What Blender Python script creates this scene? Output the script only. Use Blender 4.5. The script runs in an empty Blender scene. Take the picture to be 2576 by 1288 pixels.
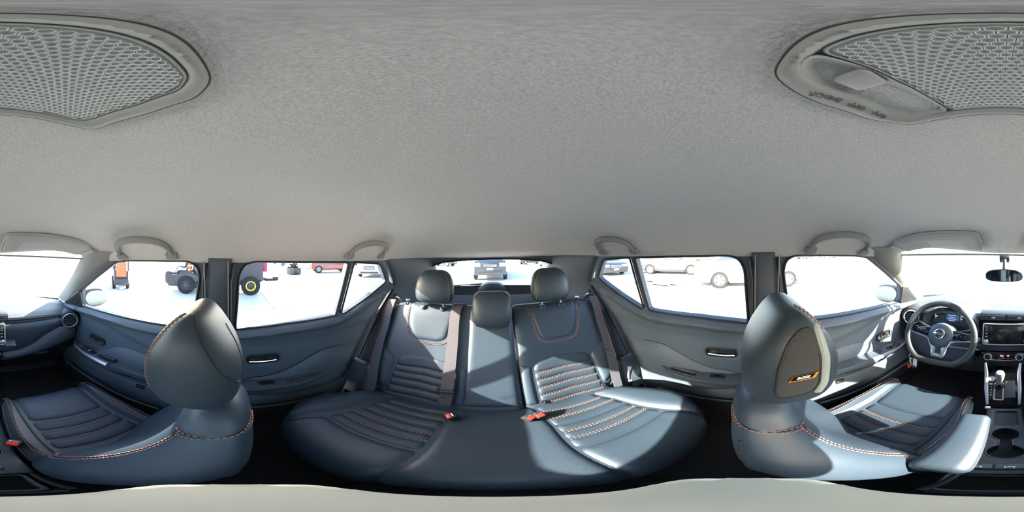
import bpy, bmesh, math, random
import numpy as np
from mathutils import Vector as V, Matrix, geometry
random.seed(7)
R = math.radians
PI = math.pi
SC = bpy.context.scene
COL = SC.collection

# ------------------------------------------------------------------ camera
# a 360 degree camera between the front head restraints, looking at the rear bench
cd = bpy.data.cameras.new('panorama_camera')
cd.type = 'PANO'
try:
    cd.cycles.panorama_type = 'EQUIRECTANGULAR'
except Exception:
    cd.panorama_type = 'EQUIRECTANGULAR'
cd.clip_start = 0.005
cd.clip_end = 400
cam = bpy.data.objects.new('panorama_camera', cd)
COL.objects.link(cam)
T, L0 = R(1.1), R(7.13)
r_, y_, u_ = V((math.cos(T), 0, -math.sin(T))), V((0, 1, 0)), V((math.sin(T), 0, math.cos(T)))
f_ = math.sin(L0) * r_ + math.cos(L0) * y_
rr = math.cos(L0) * r_ - math.sin(L0) * y_
m3 = Matrix((rr, u_, -f_)).transposed()
cam.matrix_world = Matrix.Translation((0, 0, 1.36)) @ m3.to_4x4()
SC.camera = cam

# ------------------------------------------------------------------ world, sun, exposure
SUN = V((1, .175, -.545)).normalized()          # direction the sunlight travels
w = bpy.data.worlds.new('sky')
SC.world = w
w.use_nodes = True
nt = w.node_tree
nt.nodes.clear()
sky = nt.nodes.new('ShaderNodeTexSky')
sky.sky_type = 'NISHITA'
sky.sun_disc = False
sky.sun_elevation = R(27)
sky.sun_rotation = math.atan2(-SUN.x, -SUN.y)
sky.air_density = 1.0
sky.dust_density = 2.0
bg = nt.nodes.new('ShaderNodeBackground')
bg.inputs['Strength'].default_value = .215
out = nt.nodes.new('ShaderNodeOutputWorld')
nt.links.new(sky.outputs[0], bg.inputs[0])
nt.links.new(bg.outputs[0], out.inputs[0])
sl = bpy.data.lights.new('sun', 'SUN')
sl.energy = 6.5
sl.angle = R(.6)
sl.color = (1, .92, .81)
so = bpy.data.objects.new('sun', sl)
so.rotation_euler = SUN.to_track_quat('-Z', 'Y').to_euler()
so.location = (-8, -4, 8)
COL.objects.link(so)
vs = SC.view_settings
vs.view_transform = 'Standard'
vs.look = 'None'
vs.gamma = 1
vs.use_curve_mapping = False
vs.exposure = 2.8
SC.display_settings.display_device = 'sRGB'
cy = SC.cycles
cy.use_denoising = True
cy.max_bounces = 12
cy.diffuse_bounces = 6
cy.glossy_bounces = 4
cy.transparent_max_bounces = 16
cy.sample_clamp_indirect = 6
cy.caustics_reflective = False
cy.caustics_refractive = False

# ------------------------------------------------------------------ materials
MATS = {}
def mat(name, col, rough=.5, metal=0, bump=None, var=0, vscale=40, spec=.5, coat=0, emit=None, stretch=None, dirt=None):
    if name in MATS: return MATS[name]
    m = bpy.data.materials.new(name)
    m.use_nodes = True
    n = m.node_tree.nodes; l = m.node_tree.links
    b = n['Principled BSDF']
    b.inputs['Base Color'].default_value = (*col, 1)
    b.inputs['Roughness'].default_value = rough
    b.inputs['Metallic'].default_value = metal
    b.inputs['Specular IOR Level'].default_value = spec
    b.inputs['Coat Weight'].default_value = coat
    if emit:
        b.inputs['Emission Color'].default_value = (*emit[0], 1)
        b.inputs['Emission Strength'].default_value = emit[1]
    tc = n.new('ShaderNodeTexCoord')
    src = tc.outputs['Object']
    if stretch:
        mp = n.new('ShaderNodeMapping'); mp.inputs['Scale'].default_value = stretch
        l.new(src, mp.inputs[0]); src = mp.outputs[0]
    if var:
        t = n.new('ShaderNodeTexNoise'); t.inputs['Scale'].default_value = vscale; t.inputs['Detail'].default_value = 6
        l.new(src, t.inputs['Vector'])
        rp = n.new('ShaderNodeValToRGB')
        rp.color_ramp.elements[0].position = .3; rp.color_ramp.elements[1].position = .7
        rp.color_ramp.elements[0].color = (*[c * (1 - var) for c in col], 1)
        rp.color_ramp.elements[1].color = (*[min(1, c * (1 + var)) for c in col], 1)
        l.new(t.outputs['Fac'], rp.inputs[0])
        l.new(rp.outputs[0], b.inputs['Base Color'])
    if bump:
        t = n.new('ShaderNodeTexNoise' if len(bump) < 3 else 'ShaderNodeTexVoronoi'); t.inputs['Scale'].default_value = bump[0]
        l.new(src, t.inputs['Vector'])
        bp = n.new('ShaderNodeBump'); bp.inputs['Strength'].default_value = bump[1]; bp.inputs['Distance'].default_value = .002
        l.new(t.outputs[0], bp.inputs['Height']); l.new(bp.outputs[0], b.inputs['Normal'])
    MATS[name] = m
    return m

LEA = mat('leatherette', (.0235, .0390, .0560), .48, bump=(700, .12, 1), var=.05, vscale=9, spec=.65)
LEAT = mat('leatherette_insert', (.0210, .0355, .0520), .52, bump=(900, .16, 1), var=.05, vscale=9, spec=.6)
FAB = mat('speaker_fabric', (.045, .048, .052), .8, bump=(1500, .3, 1))
STI = mat('orange_thread', (.40, .19, .13), .75)
STIG = mat('grey_thread', (.25, .2, .2), .7)
PLA = mat('dark_grain_plastic', (.080, .103, .128), .55, bump=(900, .15, 1))
PLB = mat('black_plastic', (.018, .020, .023), .45, bump=(900, .08, 1))
GLOS = mat('gloss_black', (.008, .008, .010), .12)
RUB = mat('rubber', (.012, .013, .018), .6)
CHR = mat('satin_chrome', (.75, .76, .78), .18, metal=1)
SIL = mat('silver_paint', (.55, .57, .58), .32, metal=.6)
WHI = mat('white_plastic', (.93, .95, .91), .4)
HEAD = mat('headliner_fabric', (.74, .715, .655), .95, bump=(520, .7), var=.13, vscale=420, spec=.1)
BEZ = mat('grey_lamp_plastic', (.46, .455, .405), .5, bump=(1200, .05, 1))
PIL = mat('pillar_trim', (.080, .098, .120), .6, bump=(800, .15, 1))
PILG = mat('grey_pillar_trim', (.30, .30, .28), .7, bump=(800, .15, 1))
CARP = mat('carpet', (.018, .019, .021), .95, bump=(600, .6), var=.2, vscale=300)
BELT = mat('belt_webbing', (.065, .067, .080), .7, bump=(300, .2), stretch=(1, 12, 12))
BELTB = mat('belt_webbing_brown', (.066, .058, .064), .7, bump=(300, .2), stretch=(1, 12, 12))
REDB = mat('red_button', (.75, .035, .02), .35)
REDP = mat('red_paint', (.42, .02, .025), .25, coat=.6)
SCRN = mat('screen_glass', (.012, .013, .013), .15)
MIR = mat('mirror_glass', (.22, .28, .34), .03, metal=1)
CONC = mat('concrete', (.47, .47, .455), .9, bump=(3, .1), var=.06, vscale=.6)

def glassmat(name, tint, gl):
    m = bpy.data.materials.new(name); m.use_nodes = True
    n = m.node_tree.nodes; l = m.node_tree.links; n.clear()
    o = n.new('ShaderNodeOutputMaterial'); mx = n.new('ShaderNodeMixShader'); t = n.new('ShaderNodeBsdfTransparent'); g = n.new('ShaderNodeBsdfGlossy')
    t.inputs[0].default_value = (*tint, 1); g.inputs['Roughness'].default_value = .02
    lw = n.new('ShaderNodeLayerWeight'); lw.inputs[0].default_value = .5
    pw = n.new('ShaderNodeMath'); pw.operation = 'POWER'; pw.inputs[1].default_value = 5
    ma = n.new('ShaderNodeMath'); ma.operation = 'MULTIPLY_ADD'; ma.inputs[1].default_value = .6; ma.inputs[2].default_value = gl
    l.new(lw.outputs['Facing'], pw.inputs[0]); l.new(pw.outputs[0], ma.inputs[0]); l.new(ma.outputs[0], mx.inputs[0])
    l.new(t.outputs[0], mx.inputs[1]); l.new(g.outputs[0], mx.inputs[2]); l.new(mx.outputs[0], o.inputs[0])
    MATS[name] = m
    return m
GLA = glassmat('window_glass', (.95, .97, .96), .02)
LENS = mat('clear_lens', (.62, .62, .57), .3, spec=.6)

# ------------------------------------------------------------------ helpers
def link(name, me, m, parent=None, sharp=35):
    o = bpy.data.objects.new(name, me)
    COL.objects.link(o)
    if m is not None:
        for q in (m if isinstance(m, (list, tuple)) else [m]): me.materials.append(q)
    if parent is not None: o.parent = parent
    if len(me.polygons):
        me.polygons.foreach_set('use_smooth', [True] * len(me.polygons))
        me.set_sharp_from_angle(angle=R(sharp))
    return o

class MB:
    """a bmesh that becomes ONE mesh object"""
    def __init__(s): s.bm = bmesh.new()
    def grid(s, fn, nu, nv, cu=False, cv=False, capv=False):
        g = [[s.bm.verts.new(fn(i / (nu if cu else nu - 1), j / (nv if cv else nv - 1))) for i in range(nu)] for j in range(nv)]
        for j in range(nv if cv else nv - 1):
            for i in range(nu if cu else nu - 1):
                a, b, c, d = g[j][i], g[j][(i + 1) % nu], g[(j + 1) % nv][(i + 1) % nu], g[(j + 1) % nv][i]
                try: s.bm.faces.new((a, b, c, d))
                except ValueError: pass
        if capv:
            for row in (g[0][::-1], g[-1]):
                c = s.bm.verts.new(sum((q.co for q in row), V()) / len(row))
                for i in range(len(row)): s.bm.faces.new((row[i], row[(i + 1) % len(row)], c))
        return s
    def tube(s, pts, r, n=8, closed=False, flat=1.0):
        pts = [V(p) for p in pts]; N = len(pts); rings = []; up = None
        for i, p in enumerate(pts):
            a = pts[(i - 1) % N] if (closed or i) else p; b = pts[(i + 1) % N] if (closed or i < N - 1) else p
            t = (b - a).normalized()
            if up is None: up = V((0, 0, 1)) if abs(t.z) < .9 else V((1, 0, 0))
            x = t.cross(up).normalized(); up = x.cross(t).normalized()
            rad = r[i] if isinstance(r, (list, tuple)) else r
            rings.append([s.bm.verts.new(p + rad * (math.cos(k * 2 * PI / n) * x + flat * math.sin(k * 2 * PI / n) * up)) for k in range(n)])
        for i in range(N if closed else N - 1):
            A, B = rings[i], rings[(i + 1) % N]
            for k in range(n): s.bm.faces.new((A[k], A[(k + 1) % n], B[(k + 1) % n], B[k]))
        if not closed: s.bm.faces.new(rings[0][::-1]); s.bm.faces.new(rings[-1])
        return s
    def box(s, c, size, rot=None, bev=0, seg=2, taper=None):
        M = Matrix.Translation(c) @ (rot.to_4x4() if rot is not None else Matrix()) @ Matrix.Diagonal((*size, 1))
        g = bmesh.ops.create_cube(s.bm, size=1)
        vs = g['verts']
        if taper:
            for v in vs:
                if v.co.z > 0: v.co.x *= taper[0]; v.co.y *= taper[1]
        for v in vs: v.co = M @ v.co
        if bev:
            es = list({e for v in vs for e in v.link_edges})
            bmesh.ops.bevel(s.bm, geom=es, offset=bev, segments=seg, profile=.5, affect='EDGES', clamp_overlap=True)
        return s
    def prism(s, poly, fa, fb, bev=0, seg=2):
        """poly 2-D outline; fa / fb map a 2-D point to its two ends"""
        A = [s.bm.verts.new(fa(*p)) for p in poly]; B = [s.bm.verts.new(fb(*p)) for p in poly]
        n = len(poly); fs = [s.bm.faces.new(A[::-1]), s.bm.faces.new(B)]
        for i in range(n): fs.append(s.bm.faces.new((A[i], A[(i + 1) % n], B[(i + 1) % n], B[i])))
        if bev:
            es = list({e for f in fs[:2] for e in f.edges})
            bmesh.ops.bevel(s.bm, geom=es, offset=bev, segments=seg, profile=.5, affect='EDGES', clamp_overlap=True)
        return s
    def lathe(s, prof, M, n=24, a0=0, a1=2 * PI, cap=False):
        full = abs(a1 - a0 - 2 * PI) < 1e-6
        N = n if full else n + 1
        return s.grid(lambda u, v: M @ V((prof[int(round(v * (len(prof) - 1)))][0] * math.cos(a0 + u * (a1 - a0)), prof[int(round(v * (len(prof) - 1)))][0] * math.sin(a0 + u * (a1 - a0)), prof[int(round(v * (len(prof) - 1)))][1])), N, len(prof), cu=full, capv=cap)
    def build(s, name, m, parent=None, recalc=True, sharp=35):
        bmesh.ops.remove_doubles(s.bm, verts=s.bm.verts, dist=1e-6)
        if recalc: bmesh.ops.recalc_face_normals(s.bm, faces=s.bm.faces)
        me = bpy.data.meshes.new(name); s.bm.to_mesh(me); s.bm.free()
        return link(name, me, m, parent, sharp)

def thing(name, label, cat, loc=(0, 0, 0), group=None):
    o = bpy.data.objects.new(name, None); COL.objects.link(o)
    o.empty_display_size = .05
    o['label'] = label; o['category'] = cat
    if group: o['group'] = group
    o.location = loc
    return o
def tag(o, label, cat, group=None):
    o['label'] = label; o['category'] = cat
    if group: o['group'] = group
    return o
def struct(o): o['kind'] = 'structure'; return o
def stuff(o): o['kind'] = 'stuff'; return o
def settle(root):
    """children were written in world coordinates: keep them there under an Empty that stands at the thing's base"""
    off = Matrix.Translation(root.location).inverted()
    for c in [c for c in bpy.data.objects if c.parent == root]: c.matrix_local = off @ c.matrix_local
    return root
def copy_tree(o, parent=None):
    c = o.copy(); COL.objects.link(c); c.parent = parent
    for k in [k for k in bpy.data.objects if k.parent == o]: copy_tree(k, c)
    return c

def lerp(tab, t):
    """tab: [(t, v...)]; smooth interpolation"""
    if t <= tab[0][0]: return tab[0][1:]
    for a, b in zip(tab, tab[1:]):
        if t <= b[0]:
            k = (t - a[0]) / (b[0] - a[0])
            return tuple(x + (y - x) * k for x, y in zip(a[1:], b[1:]))
    return tab[-1][1:]
def spline(pts, n, closed=False):
    """Catmull-Rom through pts (any dimension)"""
    P = [np.array(p, float) for p in pts]; N = len(P); o = []
    segs = N if closed else N - 1
    for i in range(segs):
        p0 = P[(i - 1) % N] if closed or i else P[0]; p1 = P[i]; p2 = P[(i + 1) % N]; p3 = P[(i + 2) % N] if closed or i < N - 2 else P[-1]
        for k in range(n):
            t = k / n
            o.append(tuple(.5 * (2 * p1 + (p2 - p0) * t + (2 * p0 - 5 * p1 + 4 * p2 - p3) * t * t + (3 * p1 - p0 - 3 * p2 + p3) * t ** 3)))
    if not closed: o.append(tuple(P[-1]))
    return o
def tabsmooth(tab, n=8): return [tuple(float(c) for c in p) for p in spline(tab, n)]
def chaikin(p, it=2):
    for _ in range(it):
        q = []
        for a, b in zip(p, p[1:] + p[:1]):
            q.append((a[0] * .75 + b[0] * .25, a[1] * .75 + b[1] * .25)); q.append((a[0] * .25 + b[0] * .75, a[1] * .25 + b[1] * .75))
        p = q
    return p
def rounded(p, r, n=5):
    """round the corners of a closed 2-D outline by radius-like distance r"""
    q = []
    for i in range(len(p)):
        a, b, c = (np.array(p[j % len(p)], float) for j in (i - 1, i, i + 1))
        d = min(r, .45 * np.linalg.norm(a - b), .45 * np.linalg.norm(c - b))
        s = b + (a - b) / (np.linalg.norm(a - b) + 1e-9) * d; e = b + (c - b) / (np.linalg.norm(c - b) + 1e-9) * d
        for k in range(n + 1):
            t = k / n
            q.append(tuple((1 - t) ** 2 * s + 2 * t * (1 - t) * b + t * t * e))
    return q
def resample(p, h, closed=True):
    p = [np.array(q, float) for q in p]
    if closed: p = p + [p[0]]
    o = []
    for a, b in zip(p, p[1:]):
        n = max(1, int(round(np.linalg.norm(b - a) / h)))
        for k in range(n): o.append(tuple(a + (b - a) * k / n))
    if not closed: o.append(tuple(p[-1]))
    return o
def normal(surf, s, t, e=.002):
    a = surf(s + e, t) - surf(s - e, t); b = surf(s, t + e) - surf(s, t - e)
    return a.cross(b).normalized()
def panel(mb, outline, surf, puff=.008, r=.03, lift=0.0, h=.016, skirt=.014, flip=1, holes=(), hfn=None):
    """an upholstered or moulded panel: a 2-D outline laid on surf(s, t), swelling from its edge, with a skirt turned down"""
    loops = [resample(outline, h)] + [resample(x, h) for x in holes]
    segs = []
    for lp in loops: segs += [(lp[i], lp[(i + 1) % len(lp)]) for i in range(len(lp))]
    A = np.array([a for a, b in segs]); B = np.array([b for a, b in segs]); D = B - A; DD = (D ** 2).sum(1) + 1e-12
    def dist(p):
        k = np.clip(((p - A) * D).sum(1) / DD, 0, 1)
        return float(np.sqrt((((A + D * k[:, None]) - p) ** 2).sum(1)).min())
    def inside(p):
        c = (A[:, 1] > p[1]) != (B[:, 1] > p[1])
        x = A[:, 0] + (p[1] - A[:, 1]) / (np.where(np.abs(D[:, 1]) < 1e-12, 1e-12, D[:, 1])) * D[:, 0]
        return (np.count_nonzero(c & (p[0] < x)) % 2) == 1
    pts = []; edges = []
    for lp in loops:
        k = len(pts); pts += list(lp); edges += [(k + i, k + (i + 1) % len(lp)) for i in range(len(lp))]
    nb = len(pts)
    # rows of points that follow the edge, so that the rolled border stays crisp
    rings = (.18 * r, .5 * r, r) if puff else ()
    inner = 0
    for k, lp in enumerate(loops):
        L_ = np.array(lp); tng = np.roll(L_, -1, 0) - np.roll(L_, 1, 0); tng /= np.linalg.norm(tng, axis=1)[:, None] + 1e-12
        nrm_ = np.stack([-tng[:, 1], tng[:, 0]], 1)
        area = (L_[:, 0] * np.roll(L_[:, 1], -1) - np.roll(L_[:, 0], -1) * L_[:, 1]).sum()
        if (area < 0) != (k > 0): nrm_ = -nrm_
        for d in rings:
            q = L_ + nrm_ * d; step = 1 if d < h else max(1, int(d / h * .6)) if k else 1
            for p in q[::step]:
                if inside(p) and dist(p) > .94 * d: pts.append(tuple(p))
        if rings: inner = rings[-1]
    mn, mx = A.min(0), A.max(0)
    row = 0; y = mn[1] + h * .5
    while y < mx[1]:
        x = mn[0] + (h * .5 if row % 2 else 0)
        while x < mx[0]:
            p = np.array((x, y))
            if inside(p) and dist(p) > max(h * .55, inner + h * .45): pts.append((x, y))
            x += h
        y += h * .87; row += 1
    vo, eo, fo, *_ = geometry.delaunay_2d_cdt([V(p) for p in pts], edges, [], 1 if not holes else 2, 1e-7)
    bm = mb.bm; vv = []
    for p in vo:
        q = np.array((p.x, p.y)); d = dist(q)
        k = min(d / r, 1)
        z = lift + puff * (1 - (1 - k) ** 2)
        if hfn: z += hfn(p.x, p.y, d)
        vv.append(bm.verts.new(surf(p.x, p.y) + flip * normal(surf, p.x, p.y) * z))
    cnt = {}
    for f in fo:
        if holes:
            c = sum((np.array((vo[i].x, vo[i].y)) for i in f), np.zeros(2)) / len(f)
            if not inside(c): continue
        try: bm.faces.new([vv[i] for i in f])
        except ValueError: continue
        for a, b in zip(f, list(f[1:]) + [f[0]]): cnt[frozenset((a, b))] = cnt.get(frozenset((a, b)), 0) + 1
    if skirt:
        low = {}
        for e, c in cnt.items():
            if c == 1:
                a, b = tuple(e)
                for i in (a, b):
                    if i not in low: low[i] = bm.verts.new(surf(vo[i].x, vo[i].y) + flip * normal(surf, vo[i].x, vo[i].y) * (lift - skirt))
                try: bm.faces.new((vv[a], vv[b], low[b], low[a]))
                except ValueError: pass
    return mb
def stitch(mb, pts, surf, off=.0, gap=.0085, ln=.0058, wd=.0015, ht=.0011, flip=1, side=0):
    """a row of thread dashes along a 2-D line on surf"""
    P = resample(pts, .002, closed=False); acc = 0; last = None; W = [surf(*p) for p in P]
    i = 0; nxt = 0; s = 0
    for k in range(1, len(P)):
        s += (W[k] - W[k - 1]).length
        if s >= nxt:
            nxt = s + gap
            t = (W[min(k + 1, len(P) - 1)] - W[k - 1]).normalized()
            n = normal(surf, *P[k]) * flip
            x = t.cross(n).normalized()
            c = W[k] + n * off + x * side
            a = [c + t * ln / 2 * i_ + x * wd / 2 * j_ for i_, j_ in ((-1, -1), (1, -1), (1, 1), (-1, 1))]
            lo = [mb.bm.verts.new(q - n * .001) for q in a]; hi = [mb.bm.verts.new(q * 1.0 + n * ht) for q in a]
            mb.bm.faces.new(hi)
            for q in range(4): mb.bm.faces.new((lo[q], lo[(q + 1) % 4], hi[(q + 1) % 4], hi[q]))
    return mb
def ribbon(mb, pairs, th=.0025, n=6):
    """flat strap through pairs of (left, right) world points"""
    L = [V(p) for p in spline([tuple(a) for a, b in pairs], n)]; Rr = [V(p) for p in spline([tuple(b) for a, b in pairs], n)]
    N = len(L); rows = []
    for i in range(N):
        t = (L[min(i + 1, N - 1)] - L[max(i - 1, 0)]); x = Rr[i] - L[i]; nn = x.cross(t).normalized() * th / 2
        rows.append([mb.bm.verts.new(q) for q in (L[i] + nn, Rr[i] + nn, Rr[i] - nn, L[i] - nn)])
    for a, b in zip(rows, rows[1:]):
        for k in range(4): mb.bm.faces.new((a[k], a[(k + 1) % 4], b[(k + 1) % 4], b[k]))
    mb.bm.faces.new(rows[0]); mb.bm.faces.new(rows[-1][::-1])
    return mb
def text(name, body, size, M, m, parent=None, ext=.0003, bold=0, align='CENTER', sx=1):
    c = bpy.data.curves.new(name, 'FONT'); c.body = body; c.size = size; c.extrude = ext; c.align_x = align; c.align_y = 'CENTER'; c.offset = bold; c.resolution_u = 3
    o = bpy.data.objects.new(name, c)
    me = bpy.data.meshes.new_from_object(o); bpy.data.objects.remove(o); bpy.data.curves.remove(c)
    me.transform(M @ Matrix.Diagonal((sx, 1, 1, 1)))
    me.name = name
    return link(name, me, m, parent)
def basis(o, x, y):
    """matrix with origin o, x axis along x, y axis near y"""
    x = V(x).normalized(); z = x.cross(V(y)).normalized(); y = z.cross(x)
    M = Matrix((x, y, z)).transposed().to_4x4(); M.translation = V(o)
    return M
def sgnpow(v, p): return math.copysign(abs(v) ** p, v)
# ================================================================== the cabin shell
def side_x(y, z):
    x = .665 - .246 * (z - 1.02) if z > 1.02 else .665 + .010 * math.sin(min(1, (1.02 - z) / .5) * PI) - .05 * max(0, .45 - z)
    if y > .8: x -= .13 * ((y - .8) / .55) ** 2
    if y < -.95: x -= .12 * ((-.95 - y) / .3) ** 2 * .3
    return x
def side(s, off=0.0):
    return lambda y, z: V((s * (side_x(y, z) + off), y, z))

ZC = tabsmooth([(-.92, 1.358), (-.8, 1.398), (-.6, 1.462), (-.35, 1.497), (-.1, 1.505), (.3, 1.505), (.7, 1.488), (1.0, 1.44), (1.2, 1.38), (1.32, 1.342)])
def head_z(x, y, e=.588):
    zc = lerp(ZC, y)[0]; ze = min(1.347, zc)
    k = min(1, abs(x) / e)
    return ze + (zc - ze) * (1 - k ** 4.6)
def head_e(y):
    e = .581
    if y > .8: e -= .07 * ((y - .8) / .5) ** 2
    if y < -.45: e -= .06 * ((-.45 - y) / .4) ** 1.5
    return e
def front_y(x): return -.87 + .45 * abs(x) ** 2 * 1.25
def headp(u, v, dz=0, grow=0):
    y0 = v; x = (u * 2 - 1) * (1 + grow)
    xx = x * .585
    fy = front_y(xx); y = fy + (1.31 - fy) * v
    xx = x * head_e(y)
    return V((xx, y, head_z(xx, y, head_e(y)) + dz))
b = MB().grid(lambda u, v: headp(u, v), 61, 81)
ceil = struct(b.build('ceiling', HEAD, recalc=False))
b = MB().grid(lambda u, v: headp(u, v, .03 + .0, .03), 31, 41)
roofo = b.build('roof_panel', REDP, ceil)
# floor pan and carpet
b = MB()
b.box((0, -.1, .30), (1.34, 3.0, .05), bev=.01)
fl = struct(b.build('floor', CARP))
b = MB().grid(lambda u, v: V(((u - .5) * .34, -1.25 + v * 1.55, .325 + .10 * math.exp(-((u - .5) / .22) ** 4))), 13, 6)
b.build('tunnel', CARP, fl)
def mat_outline(cx, y0, y1, w):
    return rounded([(cx - w, y0), (cx + w, y0), (cx + w, y1), (cx - w, y1)], .06)
for cx in (-.36, .36):
    m = MB(); panel(m, mat_outline(cx, -1.2, -.62, .21), lambda x, y: V((x, y, .327)), puff=.008, r=.02, h=.04)
    tag(m.build('floor_mat', CARP), 'black carpet floor mat in the %s front footwell' % ('passenger' if cx < 0 else 'driver'), 'floor mat', 'front floor mats')
# firewall closes the footwell
b = MB().box((0, -1.55, .56), (1.36, .04, .72), bev=.01)
wfr = struct(b.build('wall_front', CARP))
for s in (-1, 1): MB().box((s * .680, -1.32, .575), (.04, .48, .73), bev=.01).build('cowl_side', CARP, wfr)
b = MB().grid(lambda u, v: V(((u - .5) * 1.34, -1.53 + .32 * v, .60 - .28 * v)), 4, 4)
b.build('toe_board', CARP, wfr)

# ------------------------------------------------------------------ doors
WF = [(-.168, 1.058), (-.152, 1.19), (-.132, 1.29), (-.140, 1.335), (-.178, 1.354), (-.45, 1.351), (-.525, 1.342), (-.70, 1.245), (-.868, 1.145), (-.897, 1.035), (-.885, 1.023), (-.57, 1.039), (-.33, 1.049)]
WR_ = [(-.003, 1.060), (.006, 1.2), (.012, 1.30), (.032, 1.340), (.07, 1.352), (.484, 1.342), (.452, 1.072), (.2, 1.077), (.09, 1.070)]
WQ = [(.482, 1.076), (.500, 1.071), (.64, 1.130), (.79, 1.203), (.802, 1.222), (.728, 1.312), (.70, 1.328), (.516, 1.341)]
DF = [(-1.12, .99), (-1.11, .50), (-1.02, .34), (-.14, .34), (-.085, .5), (-.078, 1.0), (-.066, 1.364), (-.45, 1.364), (-.53, 1.360), (-.72, 1.265), (-.90, 1.17), (-1.1, 1.03)]
DR = [(-.040, 1.364), (-.045, .95), (-.04, .36), (.38, .36), (.46, .47), (.56, .69), (.645, .852), (.74, 1.0), (.86, 1.165), (.862, 1.20), (.78, 1.335), (.74, 1.356), (.50, 1.364)]
NW = [0]
ETCH = mat('etched_marking', (.25, .26, .27), .6)
def swell(y, z, d): return 0
def door(n, s, who, front):
    f = -s
    S = side(s); outl = rounded(DF if front else DR, .03, 3)
    holes = [rounded(WF, .02, 3)] if front else [rounded(WR_, .015, 3), rounded(WQ, .015, 3)]
    sill = (lambda y: lerp([(-1.12, 1.0), (-.89, 1.024), (-.57, 1.039), (-.33, 1.049), (-.1, 1.06)], y)[0]) if front else (lambda y: lerp([(0, 1.06), (.2, 1.077), (.455, 1.073), (.64, 1.13), (.85, 1.2)], y)[0])
    st = lambda e0, e1, v: (lambda t: t * t * (3 - 2 * t))(min(1, max(0, (v - e0) / (e1 - e0))))
    def hf(y, z, d):
        dz = sill(y) - z
        k = .022 * st(-.004, .014, dz) * (1 - st(.022, .062, dz)) - .004 * (1 - st(-.006, .004, dz))
        if front:                                                                        # upper facet above a falling crease
            cr = lerp([(-1.12, .975), (-.66, .967), (-.385, .90), (-.1, .83)], y)[0]
            k += .020 * st(-.020, .020, z - cr) * st(-.01, .02, dz)
        else:
            k += .012 * st(-.025, .025, z - .985) * st(-.01, .02, dz)
        return k + .02 * (1 - st(.58, .64, z))
    hq = [(-.812, .788), (-.684, .788), (-.684, .836), (-.812, .836)] if front else [(.045, .860), (.178, .860), (.178, .908), (.045, .908)]
    holes_ = holes + [rounded(hq, .018, 4)]
    b = MB(); panel(b, outl, S, puff=.006, r=.02, h=.018, skirt=.03, flip=f, holes=holes_, hfn=hf)
    d = struct(b.build('door_%d' % n, PLA, sharp=50))
    # outer red skin
    b = MB(); o2 = [(y, min(z, sill(y) - .01)) for y, z in (DF if front else DR)]
    panel(b, [p for p in o2], lambda y, z: V((s * (side_x(y, z) + .035 + .085 * min(1, max(0, (1.05 - z) / .15)) ** .6), y, z)), puff=0, h=.06, skirt=.004, flip=-f)
    b.build('outer_skin', REDP, d)
    # seals round the glass
    for k, hcur in enumerate(holes):
        b = MB().tube([side(s, -.004)(*p) for p in resample(hcur, .03)], .0052, 6, closed=True)
        b.build('window_seal', RUB, d)
    # glass
    for k, hcur in enumerate([WF] if front else [WR_, WQ]):
        b = MB(); panel(b, rounded(hcur, .02, 3), side(s, .010), puff=0, h=.08, skirt=.003, flip=-f)
        NW[0] += 1
        g = struct(b.build('window_%d' % NW[0], GLA))
        if not front:
            m = MB(); cy0, cz0 = ((.405, 1.098), (.535, 1.108))[k]
            for i in range(7):
                wd = random.uniform(.008, .018); M = V((s * (side_x(cy0, cz0) + .007), cy0 + random.uniform(-.004, .004), cz0 + i * .0055))
                m.box(M, (.0006, wd, .0016))
            stuff(m.build('etched_marking', ETCH, g))
    # arm rest, pull pocket, switch, release handle
    def handle(y0, y1, z0, z1):
        q = rounded([(y0, z0), (y1, z0), (y1, z1), (y0, z1)], .018, 4)
        m = MB(); panel(m, q, side(s, -.006 if front else .002), puff=-.016, r=.010, h=.008, skirt=.004, flip=f)
        hb = m.build('release_handle', PLB, d); hb['label'] = 'recessed inner door handle with bright lever'
        rim = MB().tube([side(s, -.014 if front else -.008)(*p) for p in q], .0025, 6, closed=True).build('handle_bezel', PLB, hb)
        m = MB(); pts = [side(s, -.012 if front else -.003)(y, z0 + .012 - .004 * math.sin((y - y0) / (y1 - y0) * PI)) for y in np.linspace(y0 + .010, y1 - .01, 8)]
        m.tube(pts, .0038, 8, flat=.9); m.build('lever', CHR, hb)
        m = MB().box(side(s, -.014)(y0 + (y1 - y0) * (.72 if not front else .3), (z0 + z1) / 2 + .008), (.006, .028, .022), bev=.003); m.build('lock_tab', PLB, hb)
    def shelf(prof, z, th, x0=.0, name='armrest', m_=PLA, bev=.012, drop=None):
        """horizontal moulded shelf: prof = [(y, how far it stands in)]"""
        m = MB(); pl = [(y, .012) for y, q in prof[::-1]] + [(y, -q) for y, q in prof]
        zz = (lambda y: z(y)) if callable(z) else (lambda y: z)
        m.prism(pl, lambda y, q: V((s * (.665 + q), y, zz(y))), lambda y, q: V((s * (.665 + min(q + (.025 if q < 0 else 0), .012)), y, zz(y) - th)), bev=bev, seg=3)
        return m.build(name, m_, d)
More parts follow.
